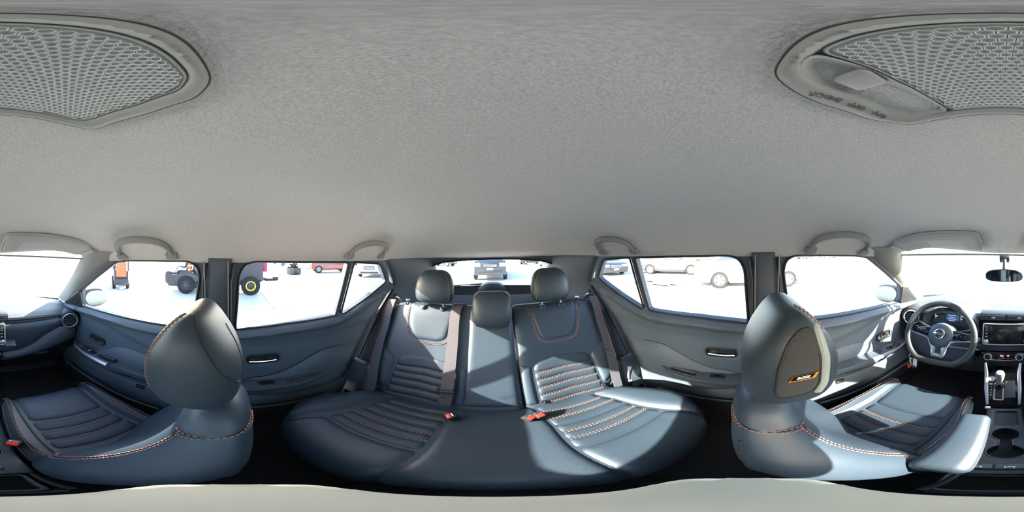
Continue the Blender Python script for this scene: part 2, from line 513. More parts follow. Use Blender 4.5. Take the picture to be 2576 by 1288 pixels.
    if not front:
        handle(.045, .178, .860, .908)
        # swollen lower panel with its curved upper outline
        o = chaikin([(.600, .862), (.545, .868), (.42, .884), (.36, .880), (.17, .772), (.02, .765), (.02, .60), (.44, .60), (.50, .62), (.565, .74), (.578, .80)], 2)
        m = MB(); panel(m, o, side(s, -.006), puff=.026, r=.07, h=.022, skirt=.012, flip=f); m.build('lower_panel', PLA, d)
        MB().tube([side(s, -.008)(*p) for p in o[4:len(o) - 8]], .0022, 5).build('panel_seam', PLB, d)
        a = shelf([(.00, .075), (.06, .085), (.24, .085), (.34, .055), (.395, .030)], lambda y: .752 + .02 * max(0, (.2 - abs(y - .2))) - (.05 * max(0, y - .28)), .050, name='armrest')
        q = rounded([(.205, -.028), (.330, -.024), (.322, -.052), (.205, -.066)], .014, 4)
        m = MB(); panel(m, q, lambda y, x: V((s * (.665 + x), y, .7585)), puff=-.010, r=.008, h=.008, skirt=.004, flip=f); m.build('pull_pocket', PLB, d)
        MB().tube([V((s * (.665 + x), y, .759)) for y, x in q], .0022, 5, closed=True).build('pocket_rim', PLA, d)
        m = MB(); m.box(V((s * .622, .12, .7585)), (.026, .060, .006), bev=.003); sw = m.build('window_switch', PLB, d)
        MB().box(V((s * .622, .118, .763)), (.014, .018, .008), bev=.002).build('switch_key', GLOS, sw)
        m = MB(); panel(m, rounded([(.02, .56), (.40, .57), (.42, .50), (.30, .42), (.02, .40)], .05), side(s, -.035), puff=.012, r=.03, h=.03, skirt=.03, flip=f); pk = m.build('map_pocket', PLB, d)
        MB().tube([side(s, -.052)(y, .565 + .02 * y) for y in np.linspace(.03, .39, 8)], .006, 8).build('pocket_lip', PLA, pk)
    else:
        handle(-.812, -.684, .788, .836)
        o = chaikin([(-1.0, .70), (-.80, .685), (-.62, .805), (-.55, .838), (-.46, .848), (-.36, .835), (-.15, .80), (-.12, .62), (-.5, .60), (-.75, .60), (-.96, .67)], 2)
        m = MB(); panel(m, o, side(s, -.010), puff=.028, r=.06, h=.024, skirt=.012, flip=f); m.build('lower_panel', PLA, d)
        a = shelf([(-.99, .012), (-.90, .055), (-.75, .090), (-.57, .105), (-.50, .100), (-.14, .085)], lambda y: .705 + .06 * min(1, max(0, (y + .95) / .45)), .060, name='armrest')
        q = rounded([(-.655, -.030), (-.555, -.030), (-.555, -.070), (-.675, -.060)], .014, 4)
        m = MB(); panel(m, q, lambda y, x: V((s * (.665 + x), y, .7595 + .13 * max(-.12, (y + .55)) * .8)), puff=-.010, r=.008, h=.008, skirt=.004, flip=f); m.build('pull_pocket', PLB, d)
        # bright inlay sweeping along the arm rest edge
        inl = [(-.975, .018, .008), (-.90, .062, .010), (-.80, .088, .012), (-.70, .104, .020), (-.62, .112, .026), (-.555, .116, .028)]
        m = MB(); hi = lambda y: .7095 + .06 * min(1, max(0, (y + .95) / .45))
        m.grid(lambda u, v: (lambda q: V((s * (.665 - q[1] + q[2] * (1 - u) * 1.0), q[0], hi(q[0]) + .004 * math.sin(u * PI * .5 + .2) - .012 * u ** 4)))(lerp([(i / 5, *p) for i, p in enumerate(inl)], v)), 7, 24)
        il = m.build('bright_inlay', SIL, d, recalc=False); il['label'] = 'silver inlay along the arm rest'
        m = MB(); m.box(V((s * .612, -.765, .7365)), (.05, .10, .008), rot=Matrix.Rotation(-.13, 3, 'X'), bev=.003); sw = m.build('window_switch', PLB, d)
        for yy in ((-.79, -.75) if s < 0 else (-.80, -.775, -.75, -.725)):
            MB().box(V((s * .612, yy, .7365 + (yy + .765) * .13 + .006)), (.020, .014, .008), bev=.002).build('switch_key', SIL if s < 0 else GLOS, sw)
        m = MB(); panel(m, rounded([(-1.0, .50), (-.70, .50), (-.50, .46), (-.30, .455), (-.20, .38), (-.98, .37)], .05), side(s, -.045), puff=.015, r=.03, h=.03, skirt=.04, flip=f); pk = m.build('map_pocket', PLB, d)
        MB().tube([side(s, -.062)(y, .503 - .06 * max(0, y + .75)) for y in np.linspace(-.98, -.3, 10)], .006, 8).build('pocket_lip', PLA, pk)
        m = MB(); panel(m, [(q[0], q[1]) for q in [(.0, .0), (.045, .0), (.045, .025), (0, .025)]], lambda a_, b_: side(s, -.03)(-.44 + a_, .58 + b_), puff=.003, r=.01, h=.012, flip=f)
        m.build('trim_clip', PLB, d)
    return d
door(1, -1, 'passenger', True); door(2, -1, 'rear passenger', False)
door(3, 1, 'driver', True); door(4, 1, 'rear driver', False)

# ------------------------------------------------------------------ pillars and side walls
nt_ = [0]
def trim(mb, m, sharp=45):
    nt_[0] += 1
    return struct(mb.build('trim_%d' % nt_[0], m, sharp=sharp))
for s in (-1, 1):
    f = -s
    # B pillar: proud cover between the two doors, with the belt slot and anchor cover
    b = MB(); panel(b, [(-.112, .34), (-.004, .34), (-.012, .60), (-.022, .90), (-.024, 1.10), (-.012, 1.36), (-.095, 1.362), (-.112, 1.20), (-.125, 1.0), (-.118, .7)], side(s, -.020), puff=.016, r=.03, h=.02, skirt=.03, flip=f)
    p = trim(b, PIL)
    b = MB(); b.box(side(s, -.040)(-.07, 1.15), (.018, .030, .15), bev=.006); ad = b.build('belt_height_adjuster', PLB, p)
    b = MB(); b.box(side(s, -.054)(-.07, 1.12), (.014, .022, .05), bev=.005); b.build('adjuster_button', PLA, ad)
    # thin weather strips on both sides of the pillar
    for yy in (-.118, -.022):
        b = MB().tube([side(s, -.026)(yy + .010 * (z - 1.1) * (1 if yy > -.1 else 1.6) + (.012 if z > 1.34 else 0), z) for z in np.linspace(.4, 1.345, 14)], .006, 6); b.build('weather_strip', RUB, p)
        b = MB().tube([side(s, -.034)(yy + (.006 if yy < -.1 else -.006) + .010 * (z - 1.1) * (1 if yy > -.1 else 1.6), z) for z in np.linspace(.4, 1.352, 14)], .0025, 6); b.build('trim_bead', PILG, p)
    # rear quarter trim, wheel house and luggage side
    b = MB(); panel(b, rounded([(.40, .36), (1.48, .36), (1.46, 1.0), (1.30, 1.363), (.76, 1.366), (.885, 1.20), (.875, 1.15), (.76, 1.0), (.665, .845), (.58, .69), (.48, .46)], .02, 2), side(s, -.002), puff=.012, r=.03, h=.035, skirt=.02, flip=f,
                   hfn=lambda y, z, d: .10 * math.exp(-((y - .82) / .22) ** 2 - ((z - .62) / .24) ** 2) + .0)
    p = trim(b, PIL)
    b = MB(); panel(b, rounded([(.50, .50), (.62, .50), (.63, .62), (.61, .74), (.575, .735), (.52, .62)], .03), side(s, -.085), puff=.02, r=.03, h=.014, skirt=.08, flip=f); b.build('wheelhouse_cover', PLA, p)
    b = MB().tube([side(s, -.016)(y, z) for y, z in spline([(.49, .45), (.585, .68), (.67, .84), (.77, .995), (.88, 1.15)], 6)], .010, 8); b.build('door_seal', RUB, p)
    b = MB().tube([side(s, -.040)(y, z) for y, z in spline([(.54, .47), (.63, .69), (.71, .84), (.80, .99), (.89, 1.12)], 6)], .011, 8); b.build('pillar_edge', PILG if 0 else PIL, p)
    # A pillar
    Pw = [(.665, -1.26, 1.005), (.60, -.98, 1.19), (.525, -.73, 1.362), (.505, -.655, 1.405)]
    Ps = [(.668, -.915, 1.02), (.648, -.86, 1.15), (.590, -.53, 1.352), (.572, -.43, 1.392)]
    sw_, ss_ = spline(Pw, 8), spline(Ps, 8)
    b = MB().grid(lambda u, v: (lambda a, c: V((s * (a.x + (c.x - a.x) * u - .022 * math.sin(u * PI)), a.y + (c.y - a.y) * u, a.z + (c.z - a.z) * u - .01 * math.sin(u * PI))))(V(sw_[int(round(v * 24))]), V(ss_[int(round(v * 24))])), 12, 25)
    p = trim(b, PILG)
    b = MB(); b.prism(rounded([(-1.10, 1.0), (-.885, 1.015), (-.866, 1.145), (-.93, 1.13)], .02, 3), lambda y, z: side(s, -.006)(y, z), lambda y, z: side(s, -.024)(y, z), bev=.005); b.build('mirror_sail', PLB, p)
    # cant rail between the headliner and the doors
    b = MB().grid(lambda u, v: V((s * (.560 + .10 * u), -.62 + 1.75 * v, head_z(.560, -.62 + 1.75 * v) + .012 - (.02 * u))), 4, 14); trim(b, REDP)
    # black lower body outside the floor, so no daylight comes in under the doors
    b = MB(); b.box((s * .70, -.1, .32), (.14, 2.7, .16), bev=.02); b.build('body_sill', PLB, fl)

# ------------------------------------------------------------------ windscreen and tailgate
def screen(u, v, off=0):
    x = (u * 2 - 1)
    bx, tx = .672 * x, .53 * x
    B_ = V((bx, -1.52 + .26 * abs(x) ** 2.2, 1.0 + .005)); T_ = V((tx, front_y(tx) - .012, 1.375 - .012 * x * x))
    p = B_.lerp(T_, v); p.z += .02 * math.sin(v * PI); p.y -= off
    return p
b = MB().grid(screen, 25, 13); NW[0] += 1
struct(b.build('window_%d' % NW[0], GLA, recalc=False))
b = MB().tube([screen(i / 20, 0) + V((0, -.004, -.016)) for i in range(21)], .008, 6); trim(b, RUB)
b = MB().grid(lambda u, v: screen(u, 1 - .03 * v) + V((0, .006, -.004)), 25, 3); trim(b, PILG)
def gate(x, z): return V((x, 1.315 + (1.34 - z) * .32 - .10 * (abs(x) / .6) ** 3, z))
HG = [(-.515, 1.276), (-.40, 1.316), (-.2, 1.332), (0, 1.337), (.2, 1.332), (.40, 1.314), (.52, 1.278), (.50, 1.19), (.42, 1.105), (.37, 1.090), (.2, 1.097), (.10, 1.102), (0, 1.104), (-.10, 1.102), (-.2, 1.097), (-.37, 1.094), (-.44, 1.110), (-.495, 1.19)]
b = MB(); panel(b, rounded([(-.60, .45), (.60, .45), (.62, 1.0), (.55, 1.355), (-.55, 1.355), (-.62, 1.0)], .04), gate, puff=.010, r=.04, h=.035, skirt=.02, flip=1, holes=[rounded(HG, .02, 3)])
gt = struct(b.build('door_5', PIL, sharp=50))
b = MB(); panel(b, chaikin([(-.13, 1.07), (-.09, 1.105), (-.05, 1.128), (.05, 1.128), (.09, 1.105), (.13, 1.07), (.10, 1.02), (-.10, 1.02)], 2), lambda x, z: gate(x, z) - V((0, .025, 0)), puff=.022, r=.05, h=.02, skirt=.04, flip=1); b.build('wiper_motor_cover', PLA, gt)
b = MB().tube([gate(*p) + V((0, -.004, 0)) for p in resample(rounded(HG, .02, 3), .03)], .007, 6, closed=True); b.build('window_seal', RUB, gt)
b = MB(); panel(b, rounded(HG, .02, 3), lambda x, z: gate(x, z) + V((0, .012, 0)), puff=0, h=.1, skirt=.003, flip=1); NW[0] += 1
struct(b.build('window_%d' % NW[0], GLA))
b = MB(); panel(b, rounded([(-.60, .45), (.60, .45), (.62, 1.07), (-.62, 1.07)], .04), lambda x, z: gate(x, z) + V((0, .10, 0)), puff=0, h=.1, skirt=.004, flip=1); b.build('outer_skin', REDP, gt)
# rear wiper resting on the outside of the glass
wp = thing('rear_wiper', 'black wiper lying low across the outside of the rear window', 'wiper', tuple(gate(0, 1.09) + V((0, .03, 0))))
b = MB().tube([gate(x, z) + V((0, .034, 0)) for x, z in ((.03, 1.085), (-.05, 1.113), (-.20, 1.108))], [.008, .007, .005], 8); b.build('arm', PLB, wp)
b = MB().tube([gate(x, z) + V((0, .024, 0)) for x, z in ((.02, 1.127), (-.10, 1.122), (-.22, 1.112), (-.36, 1.100))], .005, 6); b.build('blade', RUB, wp)
settle(wp)
# luggage cover behind the rear backrest
b = MB(); panel(b, rounded([(-.52, .815), (.52, .815), (.53, 1.0), (.49, 1.30), (-.49, 1.30), (-.53, 1.0)], .03, 3), lambda x, y: V((x, y, 1.040 + .012 * math.sin((y - .8) / .5 * PI) - .03 * (abs(x) / .53) ** 6)), puff=.006, r=.03, h=.04, skirt=.016)
lc = tag(b.build('luggage_cover', CARP), 'black luggage cover behind the rear backrest, below the rear window', 'luggage cover')
# ================================================================== rear bench
QP = tabsmooth([(-.12, .128, .43), (.03, .112, .575), (.085, .114, .628), (.11, .123, .652), (.135, .140, .672), (.165, .165, .684), (.20, .20, .690), (.30, .30, .690), (.42, .42, .680), (.50, .50, .664), (.58, .58, .646)], 6)
def cush(x, t):
    y, z = lerp(QP, t)
    a = abs(x)
    z += .010 * min(1, max(0, (a - .37) / .08)) * min(1, max(0, (t - .1) / .06)) - .006 * math.exp(-((a - .25) / .1) ** 2)
    if a > .40: y += .8 * (a - .40) ** 1.5 * max(0, 1 - max(0, t - .1) / .25) if t < .35 else 0
    return V((x, y, z))
def mir(o, s): return [(s * x, t) for x, t in o]
rc = thing('rear_seat_cushion', 'dark blue-grey leatherette rear bench cushion, full width, with ribbed orange-stitched inserts', 'seat cushion', (0, .32, .40))
half = [(.36, .535), (.42, .505), (.462, .455), (.510, .355), (.529, .262), (.517, .195), (.475, .125), (.44, .05), (.42, -.12)]
b = MB(); panel(b, rounded([p for p in half] + [(-x, t) for x, t in half[::-1]], .03, 3), cush, puff=.004, r=.03, lift=-.006, h=.022, skirt=.16)
b.build('base', LEA, rc)
b = MB(); panel(b, rounded([(-.118, .505), (.118, .505), (.128, .41), (.132, .365), (.121, .24), (.117, .165), (.113, .11), (.110, -.05), (-.110, -.05), (-.113, .11), (-.117, .165), (-.121, .24), (-.132, .365), (-.128, .41)], .02, 3), cush, puff=.010, r=.020, lift=-.005, h=.014)
b.build('centre_panel', LEA, rc)
rowy = [.520, .455, .410, .363, .325, .287, .240]
xin = [.124, .130, .132, .136, .135, .130, .124]; xout = [.335, .350, .368, .375, .379, .386, .399]
for s in (-1, 1):
    ins = None
    for k in range(6):
        b = MB(); o = mir([(xin[k], rowy[k] - .001), (xin[k + 1], rowy[k + 1] + .001), ((xin[k + 1] + xout[k + 1]) / 2, rowy[k + 1] + .004), (xout[k + 1], rowy[k + 1] + .001), (xout[k], rowy[k] - .001), ((xin[k] + xout[k]) / 2, rowy[k] + .003)], s)
        panel(b, rounded(o, .012, 3), cush, puff=.0085, r=.014, lift=-.005, h=.010, skirt=.01)
        b.build('rib', LEAT, rc)
    b = MB(); panel(b, rounded(mir([(.124, .238), (.22, .243), (.40, .237), (.425, .17), (.437, .11), (.425, .03), (.41, -.06), (.112, -.06), (.115, .11), (.119, .17)], s), .02, 3), cush, puff=.011, r=.020, lift=-.005, h=.014)
    b.build('front_panel', LEA, rc)
    b = MB(); panel(b, rounded(mir([(.338, .515), (.356, .455), (.371, .41), (.378, .363), (.388, .301), (.403, .244), (.424, .179), (.440, .115), (.475, .14), (.513, .20), (.525, .262), (.507, .352), (.458, .45), (.41, .505)], s), .02, 3), cush, puff=.018, r=.034, lift=-.005, h=.014, skirt=.03)
    b.build('side_bolster', LEA, rc)
    b = MB()
    for k in (1, 2, 4, 5):
        for dy in (-.0035, .0035):
            stitch(b, [(s * (xin[k] + .006), rowy[k] + dy), (s * (xin[k] + xout[k]) / 2, rowy[k] + .003 + dy), (s * (xout[k] - .006), rowy[k] + dy)], cush, off=-.0005)
    for dy in (0, .007): stitch(b, mir(spline([(.350, .487 - dy), (.38, .468 - dy), (.425, .428 - dy), (.462, .382 - dy), (.490, .325 - dy)], 6), s), cush, off=.0085)
    stuff(b.build('stitching', STI, rc))
settle(rc)

BT = tabsmooth([(-.06, .475, .628), (0, .505, .68), (.2, .605, .853), (.40, .7056, 1.026), (.455, .733, 1.073), (.485, .750, 1.096), (.51, .772, 1.109), (.54, .803, 1.110), (.60, .86, 1.09)], 6)
def bak(x, t):
    y, z = lerp(BT, t)
    a = abs(x)
    y -= .012 * min(1, max(0, (a - .40) / .09)) * min(1, max(0, (.36 - t) / .15)) - .010 * math.exp(-((a - .28) / .09) ** 2) * min(1, max(0, (.45 - t) / .2))
    return V((x, y, z))
edge = [(.40, -.05), (.43, .0), (.49, .065), (.527, .17), (.546, .30), (.545, .42), (.525, .482), (.48, .515), (.40, .545)]
def restraint(parent, cx, rows, n=2.8, m=LEA, name='head_restraint', seam=None):
    tb = tabsmooth(rows, 5)
    def S(a, v):
        z, cy_, hd, hw = tb[0] if v <= 0 else (tb[-1] if v >= 1 else tuple(np.array(tb[int(v * (len(tb) - 1))]) * (1 - (v * (len(tb) - 1)) % 1) + np.array(tb[min(len(tb) - 1, int(v * (len(tb) - 1)) + 1)]) * ((v * (len(tb) - 1)) % 1)))
        th = a * 2 * PI
        return V((cx + hw * sgnpow(math.cos(th), 2 / n), cy_ + hd * sgnpow(math.sin(th), 2 / n), z))
    b = MB().grid(S, 40, len(tb), cu=True, capv=True)
    return b.build(name, m, parent, sharp=60), S
def rearback(s, x0, x1, name, lab):
    """x0 < x1 on the driver side (s = 1); the passenger part also carries the middle place"""
    t = thing(name, lab, 'seat backrest', ((x0 + x1) / 2, .58, .62))
    b = MB()
    if s > 0: o = [(x0, -.05)] + edge + [(x0, .545)]
    else: o = [(x1, .545)] + [(-x, q) for x, q in edge[::-1]] + [(x1, -.05)]
    panel(b, rounded(o, .02, 3), bak, puff=.010, r=.03, lift=-.006, h=.022, skirt=.09); b.build('base', LEA, t)
    # U shaped shoulder patch
    U = [(.165, .505), (.168, .488), (.185, .406), (.199, .334), (.233, .313), (.329, .311), (.364, .326), (.398, .40), (.408, .486), (.41, .512)]
    b = MB(); panel(b, rounded(mir(U, s), .022, 4), bak, puff=.008, r=.018, lift=.001, h=.013, skirt=.01); b.build('shoulder_patch', LEA, t)
    rows = [(.252, .225), (.163, .163), (.125, .125), (.087, .087), (.045, .045), (.002, .002)]
    rr_ = [.236, .165, .127, .088, .046, .003]
    for k in range(5):
        o = [(.146, rr_[k]), (.146, rr_[k + 1] + .001), (.27, rr_[k + 1] + .004), (.400, rr_[k + 1] - .004), (.402, rr_[k] - .006), (.27, rr_[k] + .003)]
        if k == 0: o = [(.146, .167), (.150, .205), (.18, .226), (.27, .233), (.37, .222), (.398, .198), (.404, .158), (.27, .168)]
        b = MB(); panel(b, rounded(mir(o, s), .014, 3), bak, puff=.0085, r=.014, lift=.002, h=.010, skirt=.012); b.build('rib', LEAT, t)
    b = MB(); panel(b, rounded(mir([(.407, .015), (.46, .05), (.50, .13), (.520, .20), (.525, .262), (.487, .252), (.405, .202), (.409, .10)], s), .02, 3), bak, puff=.014, r=.022, lift=.001, h=.013, skirt=.015); b.build('side_bolster', LEA, t)
    ib = [(.098, .0), (.139, .0), (.139, .16), (.142, .205), (.098, .215)]
    b = MB(); panel(b, rounded(mir(ib, s), .012, 3), bak, puff=.009, r=.016, lift=.001, h=.012, skirt=.012); b.build('inner_bolster', LEA, t)
    b = MB()
    for k in range(1, 6):
        for d in (-.0032, .0032): stitch(b, mir([(.150, rr_[k] + d), (.27, rr_[k] + .003 + d), (.396, rr_[k] - .004 + d)], s), bak, off=.005)
    for d in (.004, .010):
        q = [(.168 - d, .488), (.185 - d, .406), (.197 - d * .8, .334), (.232, .313 - d), (.329, .311 - d), (.366 + d * .7, .324 - d * .3), (.398 + d, .40), (.408 + d, .482)]
        stitch(b, mir(spline(q, 6), s), bak, off=.006)
    stuff(b.build('stitching', STI, t))
    b = MB().tube([bak(s * x, tt) + V((0, -.006, .004)) for x, tt in edge[1:8]], .003, 6); b.build('piping', RUB, t)
    for x, q in ((.40, .012), (.152, .012)) if s > 0 else ((.395, .03),):
        b = MB(); c = bak(s * x, q); nn = normal(bak, s * x, q); b.lathe([(.003, .012), (.006, .014), (.009, .013), (.010, .008)], basis(c, (1, 0, 0), (0, nn.z, -nn.y)), 14, cap=True); b.build('anchor_button', PLB, t)
    # head restraint on two chrome posts
    hr, S = restraint(t, s * .285, [(1.130, .765, .030, .070), (1.138, .765, .042, .086), (1.158, .766, .050, .096), (1.195, .770, .053, .0985), (1.235, .775, .050, .094), (1.268, .780, .042, .080), (1.287, .784, .028, .060), (1.295, .786, .010, .035)], 2.7)
    hr['label'] = 'outer head restraint'
    b = MB()
    for a in (.60, .90): stitch(b, [(a, v) for v in np.linspace(.22, .80, 12)], S, off=.001, flip=1 if (normal(S, a, .5)).dot(S(a, .5) - V((s * .285, .775, 1.2))) > 0 else -1)
    stuff(b.build('stitching', STI, hr))
    for px in (-.05, .05):
        b = MB().tube([(s * .285 + px, .750, 1.080), (s * .285 + px, .756, 1.145)], .0065, 10); b.build('post', CHR, t)
        b = MB().lathe([(.004, .012), (.014, .010), (.019, .004), (.020, -.006)], Matrix.Translation((s * .285 + px, .752, 1.101)), 16, cap=True); b.build('post_guide', PLB, t)
    # unlocking knob on the shoulder
    b = MB().tube([(s * .440, .770, 1.10), (s * .440, .770, 1.125)], .004, 8); uk = b.build('unlock_knob', CHR, t); b = MB().lathe([(.003, .022), (.010, .020), (.012, .012), (.008, .010)], Matrix.Translation((s * .440, .770, 1.112)), 14, cap=True); b.build('knob_head', CHR, uk)
    b = MB().lathe([(.010, .004), (.018, .002), (.02, -.006)], Matrix.Translation((s * .440, .770, 1.106)), 14, cap=True); b.build('knob_base', PLB, t)
    return t
tp = rearback(-1, -.545, .087, 'folding_rear_seat', 'wide rear backrest on the passenger side, carrying the outer and the low middle head restraint')
b = MB(); panel(b, rounded([(-.107, .0), (.082, .0), (.083, .30), (.084, .50), (-.107, .505)], .015, 3), bak, puff=.012, r=.022, lift=-.001, h=.015, skirt=.012); b.build('middle_panel', LEA, tp)
hm, S = restraint(tp, -.003, [(1.040, .700, .022, .055), (1.048, .700, .036, .072), (1.075, .704, .046, .083), (1.115, .712, .050, .087), (1.150, .722, .048, .087), (1.178, .730, .040, .082), (1.192, .735, .026, .070), (1.198, .737, .010, .05)], 3.2)
hm['label'] = 'low middle head restraint resting on the backrest'
b = MB()
for a in (.585, .915): stitch(b, [(a, v) for v in np.linspace(.2, .85, 10)], S, off=.001, flip=1 if normal(S, a, .5).dot(S(a, .5) - V((0, .72, 1.12))) > 0 else -1)
stuff(b.build('stitching', STI, hm))
b = MB(); b.box((-.158, .776, 1.112), (.075, .035, .014), rot=Matrix.Rotation(.25, 3, 'X'), bev=.005); bg_ = b.build('belt_guide', PLB, tp)
MB().box((-.158, .772, 1.119), (.058, .012, .006), rot=Matrix.Rotation(.25, 3, 'X'), bev=.002).build('guide_slot', RUB, bg_)
# scuff marks of the seat on the middle panel are left to the material
settle(tp)
td = rearback(1, .095, .545, 'folding_rear_seat', 'narrow rear backrest on the driver side with one head restraint, partly in sunlight')
settle(td)
for s, w_ in ((-1, 'passenger'), (1, 'driver')):
    k = thing('seat_striker', 'small chrome seat latch beside the rear backrest top on the %s side' % w_, 'latch', (s * .53, .80, 1.105))
    b = MB().box((s * .53, .80, 1.108), (.06, .03, .012), bev=.004); b.build('latch_plate', PLB, k)
    b = MB().tube([(s * .50, .79, 1.112), (s * .512, .79, 1.125), (s * .545, .80, 1.127), (s * .56, .80, 1.114)], .004, 8); b.build('loop', CHR, k)
    settle(k)

# ------------------------------------------------------------------ rear belts and buckles
def nrm(x, t, k): return bak(x, t) + normal(bak, x, t) * k
for s, w_ in ((-1, 'passenger'), (1, 'driver')):
    t = thing('seat_belt', 'grey rear seat belt hanging down the outer edge of the backrest on the %s side' % w_, 'seat belt', (s * .5, .56, .72), 'rear outer seat belts')
    prs = [(nrm(s * .542, .49, .030), nrm(s * .498, .495, .030)), (nrm(s * .538, .44, .028), nrm(s * .496, .44, .028)), (nrm(s * .529, .35, .026), nrm(s * .489, .35, .026)), (nrm(s * .521, .27, .030), nrm(s * .482, .27, .030)), (nrm(s * .503, .15, .034), nrm(s * .462, .15, .034)), (nrm(s * .482, .05, .032), nrm(s * .438, .04, .032)), (nrm(s * .468, -.02, .028), nrm(s * .43, -.03, .028))]
    b = MB(); ribbon(b, prs); b.build('webbing', BELT if s < 0 else BELT, t)
    b = MB().tube([prs[i][0] + V((0, -.002, .001)) for i in range(5)], .0022, 6); b.build('edge_piping', mat('belt_edge', (.20, .06, .05), .7), t)
    if s > 0:
        c = nrm(.480, .20, .034); b = MB().lathe([(.002, .004), (.005, .003), (.006, -.002)], basis(c, (1, 0, 0), (0, .5, .86)), 12, cap=True); b.build('stop_button', PLB, t)
    settle(t)
t = thing('seat_belt', 'brown-grey middle seat belt hanging over the passenger backrest with a black tongue at its end', 'seat belt', (-.16, .55, .75))
b = MB(); ribbon(b, [(nrm(-.192, .507, .012), nrm(-.138, .507, .012)), (nrm(-.193, .45, .020), nrm(-.147, .45, .020)), (nrm(-.189, .30, .022), nrm(-.143, .30, .022)), (nrm(-.185, .18, .026), nrm(-.140, .18, .026)), (nrm(-.180, .08, .028), nrm(-.137, .08, .028)), (nrm(-.180, .005, .020), nrm(-.140, .005, .020))]); b.build('webbing', BELTB, t)
M = basis(nrm(-.163, .082, .034), (1, 0, .05), (0, .5, .86)); 
b = MB(); b.box(M @ V((0, 0, 0)), (.060, .016, .012), rot=M.to_3x3(), bev=.004); tg = b.build('latch_tongue', PLB, t)
for q in (-.026, .026): MB().box(M @ V((q, .005, .002)), (.012, .022, .014), rot=M.to_3x3(), bev=.004).build('tongue_shoulder', PLB, tg)
b = MB().tube([M @ V(p) for p in ((-.012, -.012, 0), (-.012, -.032, 0), (.010, -.032, 0), (.010, -.012, 0))], .0018, 6); b.build('tongue_blade', CHR, tg)
settle(t)
def buckle(p, tilt, yaw, label, sc=1, group=None):
    t = thing('seat_belt_buckle', label, 'buckle', p, group)
    Mx = Matrix.Rotation(yaw, 4, 'Z') @ Matrix.Rotation(tilt, 4, 'X') @ Matrix.Scale(sc, 4)
    def place(mb, name, m, par=t):
        for v in mb.bm.verts: v.co = Mx @ v.co
        return mb.build(name, m, par)
    b = MB(); b.box((0, 0, 0), (.030, .030, .050), bev=.006, taper=(1.06, 1.06)); place(b, 'housing', PLB)
    b = MB(); b.box((0, -.0035, .0245), (.024, .016, .006), bev=.002); place(b, 'release_button', REDB)
    b = MB(); b.box((0, .0085, .0245), (.020, .005, .0035), bev=.001); place(b, 'tongue_slot', CHR)
    b = MB(); b.box((0, 0, -.038), (.022, .008, .04), bev=.003); place(b, 'stalk', PLB)
    return t
buckle((-.116, .428, .692), R(25), R(-50), 'red and black belt buckle lying alone beside the passenger-side insert')
buckle((.082, .424, .689), R(28), R(35), 'darker belt buckle in shade, nearer the middle of the buckle pair')
buckle((.112, .430, .693), R(28), R(20), 'bright orange-red sunlit belt buckle at the edge of the driver-side insert')

